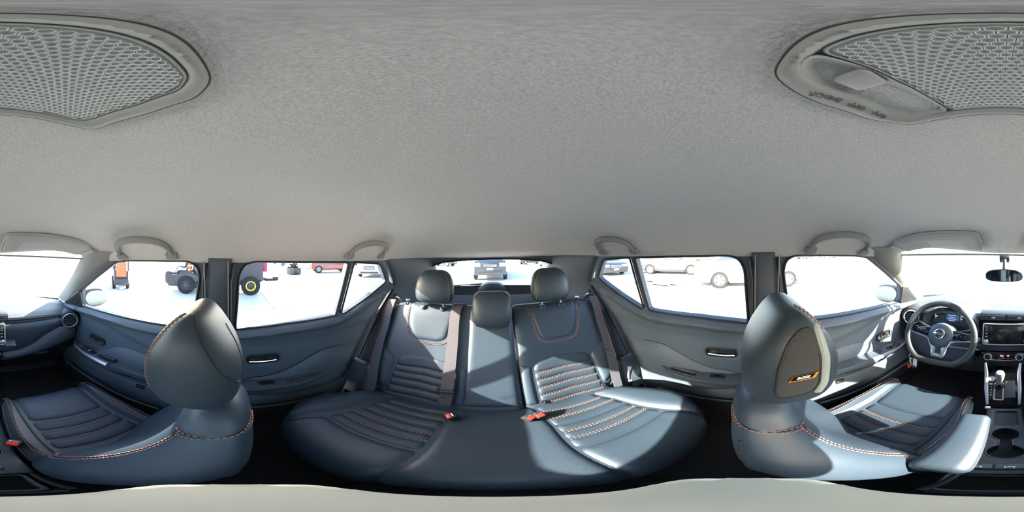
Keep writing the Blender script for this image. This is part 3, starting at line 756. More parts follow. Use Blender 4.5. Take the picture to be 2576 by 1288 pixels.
# ================================================================== front seats
CX = .305
FP = tabsmooth([(-.90, -.650, .36), (-.75, -.675, .48), (-.70, -.672, .522), (-.66, -.655, .550), (-.62, -.625, .563), (-.55, -.55, .566), (-.45, -.45, .550), (-.35, -.35, .53), (-.25, -.25, .508), (-.16, -.16, .49)], 6)
SP = tabsmooth([(0, -.275, .40, .095, .185), (.15, -.222, .50, .112, .205), (.32, -.158, .64, .122, .226), (.46, -.100, .755, .122, .217), (.58, -.068, .845, .100, .188), (.68, -.048, .905, .081, .150), (.76, -.037, .950, .067, .120), (.84, -.031, .985, .056, .098), (.91, -.029, 1.012, .045, .078), (.97, -.028, 1.032, .028, .050), (1, -.028, 1.038, .012, .025)], 6)
SMV = .80
def frontseat(s, lab):
    t = thing('front_seat', lab, 'car seat', (s * CX, -.40, .325))
    who = 'driver' if s > 0 else 'passenger'
    def fc(x, y):
        yy, z = lerp(FP, y); d = abs(abs(x) - CX)
        z += .022 * min(1, max(0, (d - .135) / .05)) * min(1, max(0, (y + .70) / .1))
        if d > .12: yy += 1.2 * (d - .12) ** 1.6 * min(1, max(0, (-.5 - y) / .1))
        return V((x, yy, z))
    hc = [(.205, -.90), (.205, -.68), (.212, -.60), (.215, -.40), (.205, -.25), (.18, -.16)]
    b = MB(); panel(b, rounded([(s * CX + d, y) for d, y in hc] + [(s * CX - d, y) for d, y in hc[::-1]], .04, 3), fc, puff=.006, r=.03, lift=-.008, h=.024, skirt=.13); cu = b.build('cushion', LEA, t)
    # inner side is d < 0
    X = lambda d: s * (CX + d)
    b = MB(); panel(b, rounded([(X(-.140), -.475), (X(0), -.458), (X(.136), -.448), (X(.150), -.60), (X(.150), -.70), (X(.13), -.82), (X(-.13), -.82), (X(-.150), -.70), (X(-.148), -.60)], .02, 3), fc, puff=.012, r=.022, lift=-.006, h=.014); b.build('thigh_panel', LEA, cu)
    rows = [(-.474, -.447), (-.412, -.388), (-.356, -.336), (-.300, -.276), (-.250, -.232), (-.19, -.18)]
    for k in range(5):
        (a0, a1), (c0, c1) = rows[k], rows[k + 1]
        o = [(X(-.138), a0 + .001), (X(0), (a0 + a1) / 2 + .008), (X(.134), a1 + .001), (X(.132), c1 - .001), (X(0), (c0 + c1) / 2 + .005), (X(-.138), c0 - .001)]
        b = MB(); panel(b, rounded(o, .014, 3), fc, puff=.009, r=.016, lift=-.006, h=.011); b.build('rib', LEAT, cu)
    for d, nm in ((-1, 'inner_bolster'), (1, 'outer_bolster')):
        b = MB(); panel(b, rounded([(X(d * .142), -.18), (X(d * .140), -.30), (X(d * .144), -.45), (X(d * .154), -.60), (X(d * .156), -.71), (X(d * .19), -.72), (X(d * .206), -.62), (X(d * .212), -.42), (X(d * .203), -.25), (X(d * .185), -.18)], .025, 3), fc, puff=.030, r=.045, lift=-.006, h=.015, skirt=.06); b.build(nm, LEA, cu)
    b = MB()
    for k in (1, 2, 4):
        (a0, a1) = rows[k]
        for dy in (-.0035, .0035): stitch(b, [(X(-.132), a0 + dy), (X(0), (a0 + a1) / 2 + .005 + dy), (X(.128), a1 + dy)], fc, off=-.001)
    for d in (-1, 1):
        for q in (0, .007): stitch(b, spline([(X(d * (.176 + q)), -.70), (X(d * (.182 + q)), -.60), (X(d * (.186 + q)), -.42), (X(d * (.176 + q)), -.26)], 6), fc, off=.021)
    stuff(b.build('stitching', STI, cu))
    b = MB(); b.box((s * CX, -.42, .395), (.38, .50, .10), bev=.03); sb = b.build('seat_base', PLB, t)
    b = MB(); b.box((s * (CX + .20), -.40, .43), (.03, .42, .08), bev=.012); b.build('side_cover', PLB, sb)
    for d in (-.15, .15):
        b = MB(); b.box((s * CX + d, -.42, .338), (.035, .62, .03), bev=.004); b.build('seat_rail', PLB, t)
    # backrest: loft of superellipse sections along a reclined spine
    def SB(a, v):
        cy_, cz, hd, hw = lerp(SP, min(1, max(0, v))); th = a * 2 * PI
        c, q = math.cos(th), math.sin(th); n = 2 / 2.9
        k = 1.0
        if q < 0: k = 1.0 - .42 * max(0, 1 - abs(c) ** 1.2 * 1.25) * min(1, max(0, (.78 - v) / .2)) + .25 * math.exp(-((v - .42) / .22) ** 2) * abs(c) ** .5 * abs(q)
        dd = V((0, .93, .36)) if v < .8 else V((0, 1, .1))
        p = V((s * CX + s * -1 * hw * sgnpow(c, n), cy_, cz)) + dd * (hd * k * sgnpow(q, n))
        return p                               # a = 0 faces the middle of the car; .75 the front; .25 the rear
    b = MB().grid(SB, 64, 60, cu=True, capv=True); bk = b.build('backrest', LEA, t, sharp=60)
    fl_ = lambda a, v: 1 if normal(SB, a, v).dot(SB(a, v) - V((s * CX, lerp(SP, v)[0], lerp(SP, v)[1]))) > 0 else -1
    b = MB()
    # yoke seam across the shoulder and the bolster seam running down the inner front edge
    for dv in (-.006, .006): stitch(b, [(a % 1.0, SMV + dv + .02 * math.sin(a * 9)) for a in np.linspace(-.115, .235, 60)] if 0 else [(a, SMV + dv) for a in np.linspace(.002, .235, 40)], SB, off=.0005, flip=fl_(.1, .74))
    for dv in (-.006, .006): stitch(b, [(a, SMV + dv) for a in np.linspace(.885, .998, 20)], SB, off=.0005, flip=fl_(.95, .74))
    for da in (-.008, .008): stitch(b, spline([(.888 + da, SMV), (.893 + da, .70), (.895 + da, .58), (.892 + da, .48), (.885 + da, .40), (.868 + da, .35), (.84, .335 + da)], 8), SB, off=.0005, flip=fl_(.89, .6))
    stuff(b.build('stitching', STI, bk))
    b = MB()
    for q in [[(a, SMV) for a in np.linspace(.002, .235, 24)], [(a, SMV) for a in np.linspace(.885, .998, 14)], spline([(.888, SMV), (.895, .58), (.892, .48), (.885, .40), (.868, .35), (.84, .335)], 5)]:
        MB().tube([SB(*p) for p in q], .0016, 5).build('seam', RUB, bk)
    b = MB().tube([SB(.125 + .01 * math.sin(v * 6), v) for v in np.linspace(.05, .70, 30)], .003, 6); b.build('piping', RUB, bk)
    # head restraint
    HR = [(1.040, -.056, .040, .075), (1.050, -.060, .058, .096), (1.073, -.068, .076, .112), (1.108, -.073, .086, .118), (1.148, -.075, .088, .119), (1.185, -.076, .078, .117), (1.217, -.075, .060, .110), (1.240, -.074, .043, .100), (1.256, -.073, .026, .086), (1.264, -.072, .010, .064)]
    hr, S = restraint(t, s * .325, HR, 2.6 if s < 0 else 3.1)
    ctr = V((s * .325, -.08, 1.16)); fh = lambda a, v: 1 if normal(S, a, v).dot(S(a, v) - ctr) > 0 else -1
    A = (lambda a: a) if s < 0 else (lambda a: .5 - a)          # a = 0 faces the middle of the car on either side
    b = MB()
    if s < 0:
        for d in (-.012, .012): stitch(b, [(A(-.135 + d), v) for v in np.linspace(.12, .93, 30)], S, off=.0005, flip=fh(A(-.1), .5))
        hr['label'] = 'plain grey leatherette head restraint'
        stuff(b.build('stitching', STI, hr))
        b = MB().tube([S(A(-.135), v) for v in np.linspace(.10, .95, 30)], .0016, 5); b.build('seam', RUB, hr)
        b = MB().tube([S(A(a), v) for a, v in spline([(.045, .97), (.055, .85), (.075, .68), (.105, .50), (.16, .38), (.20, .40), (.235, .55), (.25, .7)], 5)], .0016, 5); b.build('seam', RUB, hr)
    else:
        hr['label'] = 'head restraint with built-in speaker grille and orange-framed badge'
        for d in (-.012, .012): stitch(b, [(A(-.155 + d), v) for v in np.linspace(.70, .97, 10)], S, off=.0005, flip=fh(A(-.15), .8))
        stuff(b.build('stitching', STI, hr))
        # speaker grille on the inner cheek: a dark panel with a pale edge strip in front of it
        from mathutils.bvhtree import BVHTree
        bv = BVHTree.FromPolygons([v.co.copy() for v in hr.data.vertices], [tuple(p.vertices) for p in hr.data.polygons])
        def cheek(y, z):
            h = bv.ray_cast(V((-.1, y, z)), V((1, 0, 0)))
            return h[0] if h[0] is not None else V((.21, y, z))
        gp = rounded([(-.036, 1.112), (-.040, 1.176), (-.054, 1.220), (-.074, 1.240), (-.094, 1.240), (-.101, 1.187), (-.098, 1.128), (-.086, 1.104), (-.042, 1.096)], .014, 4)
        b = MB(); panel(b, gp, cheek, puff=.002, r=.006, lift=.001, h=.010, skirt=.004, flip=-1); g = b.build('speaker_grille', FAB, hr)
        b = MB().tube([cheek(*p) + V((-.001, 0, 0)) for p in gp], .002, 6, closed=True); b.build('grille_seam', RUB, hr)
        b = MB(); panel(b, rounded([(-.097, 1.241), (-.104, 1.187), (-.101, 1.127), (-.090, 1.098), (-.104, 1.092), (-.115, 1.118), (-.120, 1.182), (-.113, 1.236)], .006, 3), cheek, puff=.004, r=.008, lift=.001, h=.009, skirt=.004, flip=-1); b.build('edge_strip', mat('pale_trim', (.30, .34, .34), .45), hr)
        c = cheek(-.074, 1.1545); n_ = V((-1, 0, 0)); M = basis(c + V((-.0035, 0, 0)), (0, -1, .05), (0, .0, 1)) @ Matrix.Scale(.74, 4)
        b = MB(); b.prism([(-.030, -.0085), (.021, -.0085), (.031, .0085), (-.020, .0085)], lambda x, y: M @ V((x, y, .0)), lambda x, y: M @ V((x, y, .0022)), bev=.0006); bd = b.build('badge', mat('orange_frame', (.85, .25, .02), .4), hr)
        b = MB(); b.prism([(-.027, -.0055), (.0155, -.0055), (.024, .0085), (-.019, .0085)], lambda x, y: M @ V((x, y, .0018)), lambda x, y: M @ V((x, y, .0027)), bev=.0004); b.build('badge_field', GLOS, bd)
        text('badge_lettering', 'BOSE', .0105, M @ Matrix.Translation((-.001, .0012, .0028)) @ Matrix(((1, .45, 0, 0), (0, 1, 0, 0), (0, 0, 1, 0), (0, 0, 0, 1))), mat('white_print', (.85, .86, .88), .4), bd, bold=.0004)
    for px in (-.045, .045):
        b = MB().tube([(s * .325 + px, -.055, 1.0), (s * .325 + px, -.055, 1.06)], .0065, 10); b.build('post', CHR, t)
        b = MB().lathe([(.004, .010), (.015, .008), (.020, .0), (.02, -.01)], Matrix.Translation((s * .325 + px, -.045, 1.030)), 14, cap=True); b.build('post_guide', PLB, t)
    if s > 0:
        b = MB(); b.box((.060, -.285, .715), (.080, .275, .058), rot=Matrix.Rotation(-.02, 3, 'X'), bev=.022, seg=4); ar = b.build('arm_rest', LEA, t)
        ar['label'] = 'fold-down padded arm rest on the inner side'
        b = MB(); b.box((.060, -.285, .690), (.070, .262, .03), bev=.010); b.build('under_shell', PLB, ar)
        b = MB().tube([(.0985, -.41, .722), (.0995, -.30, .724), (.0995, -.17, .724)], .0015, 5); b.build('seam', RUB, ar); b = MB().tube([(.0205, -.41, .722), (.0202, -.30, .724), (.0205, -.17, .724)], .0015, 5); b.build('seam', RUB, ar)
        b = MB().lathe([(.004, .03), (.024, .028), (.028, .02), (.028, -.05)], Matrix.Translation((.10, -.18, .70)) @ Matrix.Rotation(R(-90), 4, 'Y'), 16, cap=True); b.build('pivot', PLB, ar)
    return settle(t)
frontseat(-1, 'dark blue-grey front passenger seat with plain stitched head restraint')
frontseat(1, 'dark blue-grey driver seat with speaker head restraint and fold-down arm rest')
buckle((-.088, -.345, .575), R(20), R(150), 'red-topped belt buckle beside the front passenger seat cushion', sc=1.1)
for s, w_ in ((-1, 'passenger'), (1, 'driver')):
    t = thing('seat_belt', 'dark front seat belt hanging on the door pillar behind the %s seat' % w_, 'seat belt', (s * .60, -.07, .40))
    b = MB(); P = [side(s, -.050)(-.07, z) for z in (1.13, 1.05, .9, .75, .6, .45)]; ribbon(b, [(p + V((0, -.022, 0)), p + V((0, .022, 0))) for p in P]); b.build('webbing', BELT, t)
    b = MB(); b.box(P[0] + V((s * -.004, 0, .01)), (.014, .055, .02), bev=.005); b.build('turning_loop', PLB, t)
    settle(t)
# ================================================================== roof lamp, handles, visors, mirrors
CZ = 1.503
lamp = thing('dome_lamp', 'grey roof lamp with honeycomb lens and sliding switch marked ON OFF DOOR', 'roof lamp', (0, -.065, CZ))
LO = [(.074, -.011), (.030, -.0115), (-.030, -.0115), (-.074, -.011), (-.092, -.024), (-.0985, -.060), (-.0905, -.110), (-.070, -.116), (-.012, -.119), (.040, -.119), (.079, -.1165), (.0985, -.088), (.099, -.045), (.090, -.025)]
LI = [(.060, -.0195), (.030, -.0195), (-.030, -.0195), (-.066, -.020), (-.079, -.030), (-.0835, -.060), (-.076, -.100), (-.060, -.107), (-.012, -.109), (.040, -.109), (.070, -.106), (.0825, -.085), (.0825, -.048), (.074, -.030)]
def lz(x, y): return V((x, y, CZ))
lo, li = rounded(LO, .012, 4), rounded(LI, .010, 4)
b = MB(); panel(b, lo, lz, puff=.005, r=.007, lift=.001, h=.005, skirt=.004, flip=-1, holes=[li]); bz = b.build('bezel', BEZ, lamp, sharp=60)
b = MB().tube([lz(*p) + V((0, 0, -.001)) for p in resample(lo, .006)], .0007, 5, closed=True); b.build('bezel_shadow_gap', mat('gap_shadow', (.10, .10, .085), .8), bz)
# recessed tray with the switch
TR = [(.047, -.018), (.062, -.019), (.076, -.030), (.0835, -.048), (.0835, -.086), (.070, -.1075), (.040, -.1085), (.046, -.085), (.050, -.060), (.049, -.035)]
b = MB(); panel(b, rounded(TR, .006, 3), lambda x, y: V((x, y, CZ + .001)), puff=-.010, r=.016, lift=.004, h=.004, skirt=.003, flip=-1); b.build('switch_tray', BEZ, lamp)
b = MB(); b.box((.0615, -.049, CZ + .0005), (.020, .020, .010), rot=Matrix.Rotation(R(12), 3, 'Z') @ Matrix.Rotation(R(-10), 3, 'X'), bev=.004, seg=3); b.build('slide_switch', mat('switch_grey', (.50, .48, .45), .45), lamp)
LN = [(.045, -.020), (.030, -.0205), (-.030, -.0205), (-.066, -.021), (-.078, -.030), (-.0825, -.060), (-.075, -.100), (-.060, -.106), (-.012, -.108), (.038, -.108), (.0445, -.085), (.0485, -.060), (.0475, -.035)]
ln = rounded(LN, .006, 4)
b = MB(); panel(b, ln, lz, puff=.001, r=.004, lift=.0012, h=.006, skirt=.003, flip=-1); le = b.build('lens', mat('lens_backing', (.62, .62, .57), .35), lamp)
b = MB().tube([lz(*p) + V((0, 0, -.0022)) for p in resample(ln, .006)], .0009, 5, closed=True); b.build('lens_edge', BEZ, le)
lnp = np.array(ln); LA, LB = lnp, np.roll(lnp, -1, 0); LD = LB - LA
def lin(p):
    c = (LA[:, 1] > p[1]) != (LB[:, 1] > p[1])
    x = LA[:, 0] + (p[1] - LA[:, 1]) / np.where(np.abs(LD[:, 1]) < 1e-12, 1e-12, LD[:, 1]) * LD[:, 0]
    if np.count_nonzero(c & (p[0] < x)) % 2 == 0: return False
    k = np.clip(((p - LA) * LD).sum(1) / ((LD ** 2).sum(1) + 1e-12), 0, 1)
    return np.sqrt((((LA + LD * k[:, None]) - p) ** 2).sum(1)).min() > .0022
b = MB(); P_ = .0040
for j in range(40):
    for i in range(60):
        c = np.array((-.10 + P_ * i + (P_ / 2 if j % 2 else 0), -.115 + P_ * .866 * j))
        if not lin(c): continue
        rings = []
        for rad, z in ((.00228, -.0018), (.00215, -.0034), (.00185, -.0034), (.00155, -.0016)):
            rings.append([b.bm.verts.new((c[0] + rad * math.cos(k * PI / 3 + PI / 6), c[1] + rad * math.sin(k * PI / 3 + PI / 6), CZ + z)) for k in range(6)])
        for A_, B_ in zip(rings, rings[1:]):
            for k in range(6): b.bm.faces.new((A_[k], A_[(k + 1) % 6], B_[(k + 1) % 6], B_[k]))
stuff(b.build('honeycomb_cells', mat('cell_ridges', (.88, .88, .83), .3), le, recalc=False))
INK = mat('moulded_lettering', (.16, .155, .14), .6)
for wd, y in (('DOOR', -.043), ('OFF', -.0665), ('ON', -.0860)):
    text('lettering', wd, .0072, basis((.0855 - (.002 if wd == 'ON' else 0), y, CZ - .0058), (.0 if wd != 'ON' else -.05, 1, 0), (1, 0, 0)), INK, bz, bold=.00025)
settle(lamp)

for (s, y0, y1, w_, lab) in ((1, -.485, -.215, 1.40, 'grab handle over the driver door, the largest of the four'), (-1, -.47, -.22, 1.40, 'grab handle over the front passenger door'), (1, .455, .69, 1.395, 'grab handle over the rear door on the driver side'), (-1, .455, .69, 1.39, 'grab handle over the rear door on the passenger side')):
    t = thing('grab_handle', lab, 'grab handle', (s * .50, (y0 + y1) / 2, head_z(.50, (y0 + y1) / 2)), 'ceiling grab handles')
    yc = (y0 + y1) / 2; L = (y1 - y0) / 2
    zt = lambda x, y: head_z(x, y, head_e(y))
    gx = lambda k: .552 - .085 * math.sin(k * PI) ** .7
    gp_ = [(s * gx(k), yc + L * math.cos(PI * (1 - k)) * .96, zt(gx(k), yc) - .010 - .006 * math.sin(k * PI)) for k in np.linspace(0, 1, 22)]
    b = MB().tube(gp_, [.009 + .004 * math.sin(k * PI) for k in np.linspace(0, 1, 22)], 10); b.build('grip', PILG, t)
    for q in (-1, 1):
        b = MB(); b.box((s * .552, yc + q * L * .94, zt(.552, yc + q * L * .94) - .008), (.030, .045, .022), rot=Matrix.Rotation(s * .75, 3, 'Y'), bev=.006); b.build('mount', PILG, t)
    settle(t)
VIS = mat('visor_fabric', (.50, .49, .45), .9, bump=(500, .2))
for s in (-1, 1):
    t = thing('sun_visor', 'grey fabric sun visor folded up above the windscreen in front of the %s' % ('driver' if s > 0 else 'passenger'), 'sun visor', (s * .29, -.70, 1.43), 'sun visors')
    o = rounded([(s * .10, -.79), (s * .47, -.70), (s * .47, -.57), (s * .10, -.62)], .03, 4)
    def vz(x, y): return V((x, y, head_z(x, y, head_e(y)) - .014))
    b = MB(); panel(b, o, vz, puff=.012, r=.02, h=.02, skirt=.010, flip=-1); b.build('visor_pad', VIS, t)
    b = MB().tube([vz(*p) + V((0, 0, -.003)) for p in resample(o, .015)], .003, 6, closed=True); b.build('piping', BEZ, t)
    b = MB().tube([V((s * .46, -.585, vz(s * .46, -.585).z)), V((s * .505, -.58, vz(s * .5, -.58).z + .004))], .006, 8); b.build('pivot_arm', PILG, t)
    b = MB(); panel(b, rounded([(s * .17, -.75), (s * .33, -.715), (s * .33, -.62), (s * .17, -.645)], .015, 3), vz, puff=.002, r=.006, lift=.011, h=.02, skirt=.002, flip=-1); b.build('mirror_flap', BEZ, t)
    settle(t)
t = thing('rear_view_mirror', 'dark interior rear-view mirror hanging at the top centre of the windscreen', 'mirror', (-.01, -.90, 1.30))
b = MB(); b.prism(chaikin([(-.105, -.02), (-.10, .025), (.0, .036), (.10, .025), (.105, -.02), (.07, -.036), (-.07, -.036)], 2), lambda x, z: V((x - .005, -.875 + .01, z + 1.258)), lambda x, z: V((x * .94 - .005, -.845, z * .94 + 1.258)), bev=.006); b.build('housing', PLB, t)
b = MB(); b.prism(chaikin([(-.097, -.018), (-.092, .020), (.0, .031), (.092, .020), (.097, -.018), (.065, -.031), (-.065, -.031)], 2), lambda x, z: V((x - .005, -.846, z + 1.258)), lambda x, z: V((x - .005, -.8435, z + 1.258))); b.build('mirror_glass', MIR, t)
b = MB().tube([(-.005, -.868, 1.275), (-.005, -.90, 1.315), (-.005, -.93, 1.345)], [.012, .010, .014], 10); b.build('stem', PLB, t)
b = MB(); b.box((-.005, -.94, 1.345), (.06, .05, .03), rot=Matrix.Rotation(.6, 3, 'X'), bev=.008); b.build('sensor_cover', PLB, t)
settle(t)
for s in (-1, 1):
    w_ = 'driver' if s > 0 else 'passenger'
    t = thing('door_mirror', 'dark %s door mirror outside the front side window, seen from inside' % w_, 'door mirror', (s * .72, -.93, 1.02))
    yb = -.955
    o = chaikin([(.70, 1.015), (.695, 1.075), (.73, 1.118), (.82, 1.128), (.895, 1.105), (.915, 1.05), (.895, .998), (.82, .985), (.74, .985)], 2)
    b = MB(); b.prism(o, lambda x, z: V((s * x, yb + (x - .70) * .29 - .17 * (z - .985), z)), lambda x, z: V((s * (.80 + (x - .80) * .75), yb - .10, 1.055 + (z - 1.055) * .75)), bev=.010, seg=3); b.build('housing', mat('mirror_housing', (.06, .062, .07), .4), t)
    oi = [(.822 + (x - .81) * .80, 1.054 + (z - 1.054) * .80) for x, z in o]
    gy = lambda x, z: yb + .004 + (x - .70) * .29 - .17 * (z - .985)
    b = MB(); b.prism(oi, lambda x, z: V((s * x, gy(x, z), z)), lambda x, z: V((s * x, gy(x, z) + .003, z))); b.build('mirror_glass', MIR, t)
    b = MB().tube([V((s * .665, -.935, 1.03)), V((s * .70, -.96, 1.03)), V((s * .76, -.985, 1.03))], [.03, .024, .03], 10, flat=.6); b.build('foot', PLB, t)
    settle(t)

# ================================================================== dashboard
dash = thing('dashboard', 'dark dashboard with round side vents, centre screen and stitched passenger panel', 'dashboard', (0, -1.10, .40))
def dback(x): return -1.515 + .26 * min(1, abs(x) / .672) ** 2.2
def dtop(u, v):
    x = (u - .5) * 1.334; yb = dback(x) + .01
    pr = [(0, yb, 1.000), (.25, yb + (-1.0 - yb) * .35, 1.020), (.6, yb + (-1.0 - yb) * .72, 1.016), (.85, -1.0, .990), (.93, -.968, .970), (.97, -.965, .955), (1, -.985, .940)]
    y, z = lerp(pr, v); k = max(0, abs(x) - .40) / .27
    return V((x, y - .02 * k, z - .022 * k ** 1.5 + (.020 * math.exp(-((x - .30) / .15) ** 4) if y > -1.3 else 0) * min(1, (y + 1.3) / .2)))
b = MB().grid(dtop, 61, 29); b.build('upper_pad', mat('dash_top', (.085, .10, .105), .5, bump=(900, .15, 1)), dash, recalc=False)
def face(x, z): return V((x, -.945 - .9 * (z - .845) ** 2 * (1 if z > .845 else -.2) - .05 * max(0, abs(x) - .45), z))
b = MB().grid(lambda u, v: (lambda x: V((x, *lerp([(0, -.990, .945), (.15, -.966, .90), (.4, -.958, .80), (.5, -.97, .77), (.7, -.985, .68), (.85, -1.06, .60), (1, -1.25, .46)], v))))((u - .5) * 1.33), 31, 22); b.build('lower_dash', PLB, dash)
MID = [(-.135, .930), (-.35, .935), (-.52, .940), (-.555, .905), (-.50, .878), (-.40, .842), (-.32, .782), (-.25, .748), (-.135, .735)]
b = MB(); panel(b, rounded(MID, .015, 3), face, puff=.012, r=.03, lift=.0, h=.016, skirt=.03, flip=-1); b.build('passenger_panel', LEA, dash)
b = MB()
for d in (.0, .007): stitch(b, spline([(-.14, .742 + d), (-.25, .755 + d), (-.32, .788 + d), (-.40, .848 + d), (-.50, .884 + d), (-.545, .908 + d)], 6), face, off=.006, flip=-1)
stuff(b.build('stitching', mat('purple_thread', (.22, .08, .12), .7), dash))
b = MB(); panel(b, rounded([(-.135, .722), (-.25, .735), (-.33, .772), (-.41, .830), (-.50, .868), (-.58, .875), (-.645, .84), (-.645, .755), (-.50, .725), (-.30, .685), (-.135, .655)], .02, 3), face, puff=.022, r=.05, lift=.002, h=.02, skirt=.03, flip=-1); b.build('glovebox_ridge', PLA, dash)
b = MB(); panel(b, rounded([(-.14, .635), (-.50, .70), (-.60, .71), (-.58, .50), (-.14, .48)], .03, 3), lambda x, z: V((x, -.99 - .4 * (.70 - z), z)), puff=.012, r=.04, h=.03, skirt=.03, flip=-1); gb = b.build('glovebox_lid', PLB, dash)
b = MB(); b.box((-.40, -.985, .655), (.09, .012, .018), bev=.004); b.build('glovebox_latch', PLA, gb)
# driver side lower panel and its bright strip
b = MB(); panel(b, rounded([(.14, .86), (.20, .80), (.55, .80), (.645, .84), (.645, .70), (.50, .60), (.16, .60)], .03, 3), face, puff=.02, r=.05, h=.025, skirt=.03, flip=-1); b.build('knee_panel', PLA, dash)
b = MB().tube([V((.42, -.925, .740)), V((.28, -.918, .752)), V((.125, -.900, .768))], .0055, 8); b.build('bright_strip', SIL, dash)
# round side vents
for s in (-1, 1):
    c = V((s * .590, -.945, .912)); M = basis(c, (1, 0, s * .0), (0, 0, 1)); M = Matrix.Translation(c) @ Matrix.Rotation(R(-90) * -1, 4, 'X') @ Matrix.Rotation(R(180), 4, 'Y')
    ax = V((-s * .35, 1, .15)).normalized(); M = basis(c, ax.cross(V((0, 0, 1))), (0, 0, 1))
    if (M.to_3x3() @ V((0, 0, 1))).dot(ax) < 0: M = M @ Matrix.Rotation(PI, 4, 'Y')
    b = MB().lathe([(.074, -.06), (.075, -.01), (.068, .006), (.058, .010), (.055, .006)], M, 32); vp = b.build('side_vent', PLB, dash)
    b = MB().lathe([(.048, .012), (.0505, .0165), (.054, .0165), (.0565, .012), (.056, .002), (.048, .002)], M, 36); b.build('vent_ring', SIL, vp)
    b = MB().lathe([(.0, -.014), (.03, -.014), (.048, -.012), (.049, .004)], M, 28); b.build('vent_barrel', RUB, vp)
    for k in (-.026, -.009, .009, .026):
        w2 = math.sqrt(.046 ** 2 - k * k); b = MB(); b.box((0, 0, 0), (2 * w2, .0035, .016), rot=Matrix.Rotation(.35, 3, 'X'), bev=.001)
        for v in b.bm.verts: v.co = M @ (v.co + V((0, k, -.001)))
        b.build('vent_slat', PLA, vp)
    b = MB(); b.box((0, 0, 0), (.014, .018, .014), bev=.003)
    for v in b.bm.verts: v.co = M @ (v.co + V((0, 0, .008)))
    b.build('vent_tab', PLB, vp)
# centre vents above the screen
DC = -.021
b = MB(); b.box((DC, -.955, .995), (.30, .08, .048), bev=.010); cv = b.build('centre_vents', PLB, dash)
for q in (-1, 1):
    b = MB(); b.box((DC + q * .072, -.916, .996), (.132, .006, .034), bev=.003); b.build('vent_opening', RUB, cv)
    for k in range(3):
        b = MB(); b.box((DC + q * .072, -.913, .985 + k * .011), (.128, .012, .0022), rot=Matrix.Rotation(.3, 3, 'X')); b.build('vent_slat', PLA, cv)
    b = MB(); b.box((DC + q * .072, -.908, .9975), (.022, .008, .008), bev=.002); b.build('vent_tab', SIL, cv)
# centre screen
TI = Matrix.Rotation(R(12), 4, 'X')
SM = Matrix.Translation((DC, -.872, .904)) @ TI
def pl(mb, M, name, m, par):
    for v in mb.bm.verts: v.co = M @ v.co
    return mb.build(name, m, par)
b = MB(); b.box((0, -.040, -.008), (.262, .085, .150), bev=.014); pl(b, SM, 'screen_surround', PLB, dash)
so_ = rounded([(-.122, -.064), (.122, -.064), (.122, .064), (-.122, .064)], .012, 4)
b = MB(); b.prism(so_, lambda x, z: V((x, .000, z)), lambda x, z: V((x, .006, z)), bev=.002); sc = pl(b, SM, 'touch_screen', GLOS, dash)
b = MB().tube([V((x, .006, z)) for x, z in resample(so_, .012)], .0032, 8, closed=True); pl(b, SM, 'screen_frame', SIL, sc)
b = MB(); b.box((0.004, .0068, .0), (.172, .002, .106), bev=.0008); pl(b, SM, 'display_glass', SCRN, sc)
for q in (-1, 1):
    for k in range(4):
        b = MB(); b.box((q * .105, .0075, .046 - k * .020), (.018, .004, .014), bev=.001); kb = pl(b, SM, 'screen_button', PLB, sc)
        b = MB(); b.box((q * .105, .0098, .046 - k * .020), (.009, .001, .0022)); pl(b, SM, 'button_mark', WHI, kb)
    b = MB().lathe([(.0125, 0), (.0125, .012), (.0105, .014), (.004, .0145)], Matrix.Translation((q * .105, .006, -.044)) @ Matrix.Rotation(R(-90), 4, 'X'), 20, cap=True); pl(b, SM, 'screen_knob', SIL if q > 0 else CHR, sc)
# leather hood edge under the screen with its seam
b = MB(); b.prism(rounded([(-.20, -.02), (.19, -.02), (.16, -.055), (-.16, -.055)], .02, 4), lambda x, z: V((DC + x, -.93, .852 + z)), lambda x, z: V((DC + x * .97, -.862, .846 + z)), bev=.010, seg=3); b.build('screen_shelf', LEA, dash)
# climate control
CM = Matrix.Translation((-.010, -.868, .744)) @ Matrix.Rotation(R(20), 4, 'X')
b = MB(); b.prism(rounded([(-.122, -.026), (.122, -.026), (.122, .028), (-.122, .028)], .022, 5), lambda x, z: V((x, -.05, z)), lambda x, z: V((x, .0, z)), bev=.004); cc = pl(b, CM, 'climate_panel', GLOS, dash)
b = MB().tube([V((x, .001, -.026 + .006 * (x / .09) ** 2)) for x in np.linspace(-.09, .09, 12)], .0026, 6); pl(b, CM, 'lower_chrome', SIL, cc)
for q in (-1, 1):
    Mk = CM @ Matrix.Translation((q * .083, 0, -.002)) @ Matrix.Rotation(R(-90), 4, 'X')
    b = MB().lathe([(.0235, -.002), (.0235, .012), (.021, .016), (.017, .016)], Mk, 28); kb = b.build('climate_knob', SIL, cc)
    b = MB().lathe([(.0, .018), (.012, .018), (.0172, .016)], Mk, 28); b.build('knob_cap', GLOS, kb)
b = MB(); b.box((0, .001, .006), (.095, .002, .020), bev=.0008); dp = pl(b, CM, 'climate_display', SCRN, cc)
RED_E = mat('red_segments', (.6, .1, .1), .4, emit=((1, .18, .14), .5)); WH_E = mat('white_segments', (.7, .7, .7), .4, emit=((.9, .92, 1), .9))
b = MB()
for x in (-.028, -.022, .004, .010, .016): b.box((x, .0022, .006), (.0042, .0006, .009))
stuff(pl(b, CM, 'display_digits', RED_E, dp))
for k in range(5):
    b = MB(); b.box((-.05 + .025 * k, .0008, -.014), (.012, .003, .006), bev=.001); pl(b, CM, 'climate_button', PLA, cc)
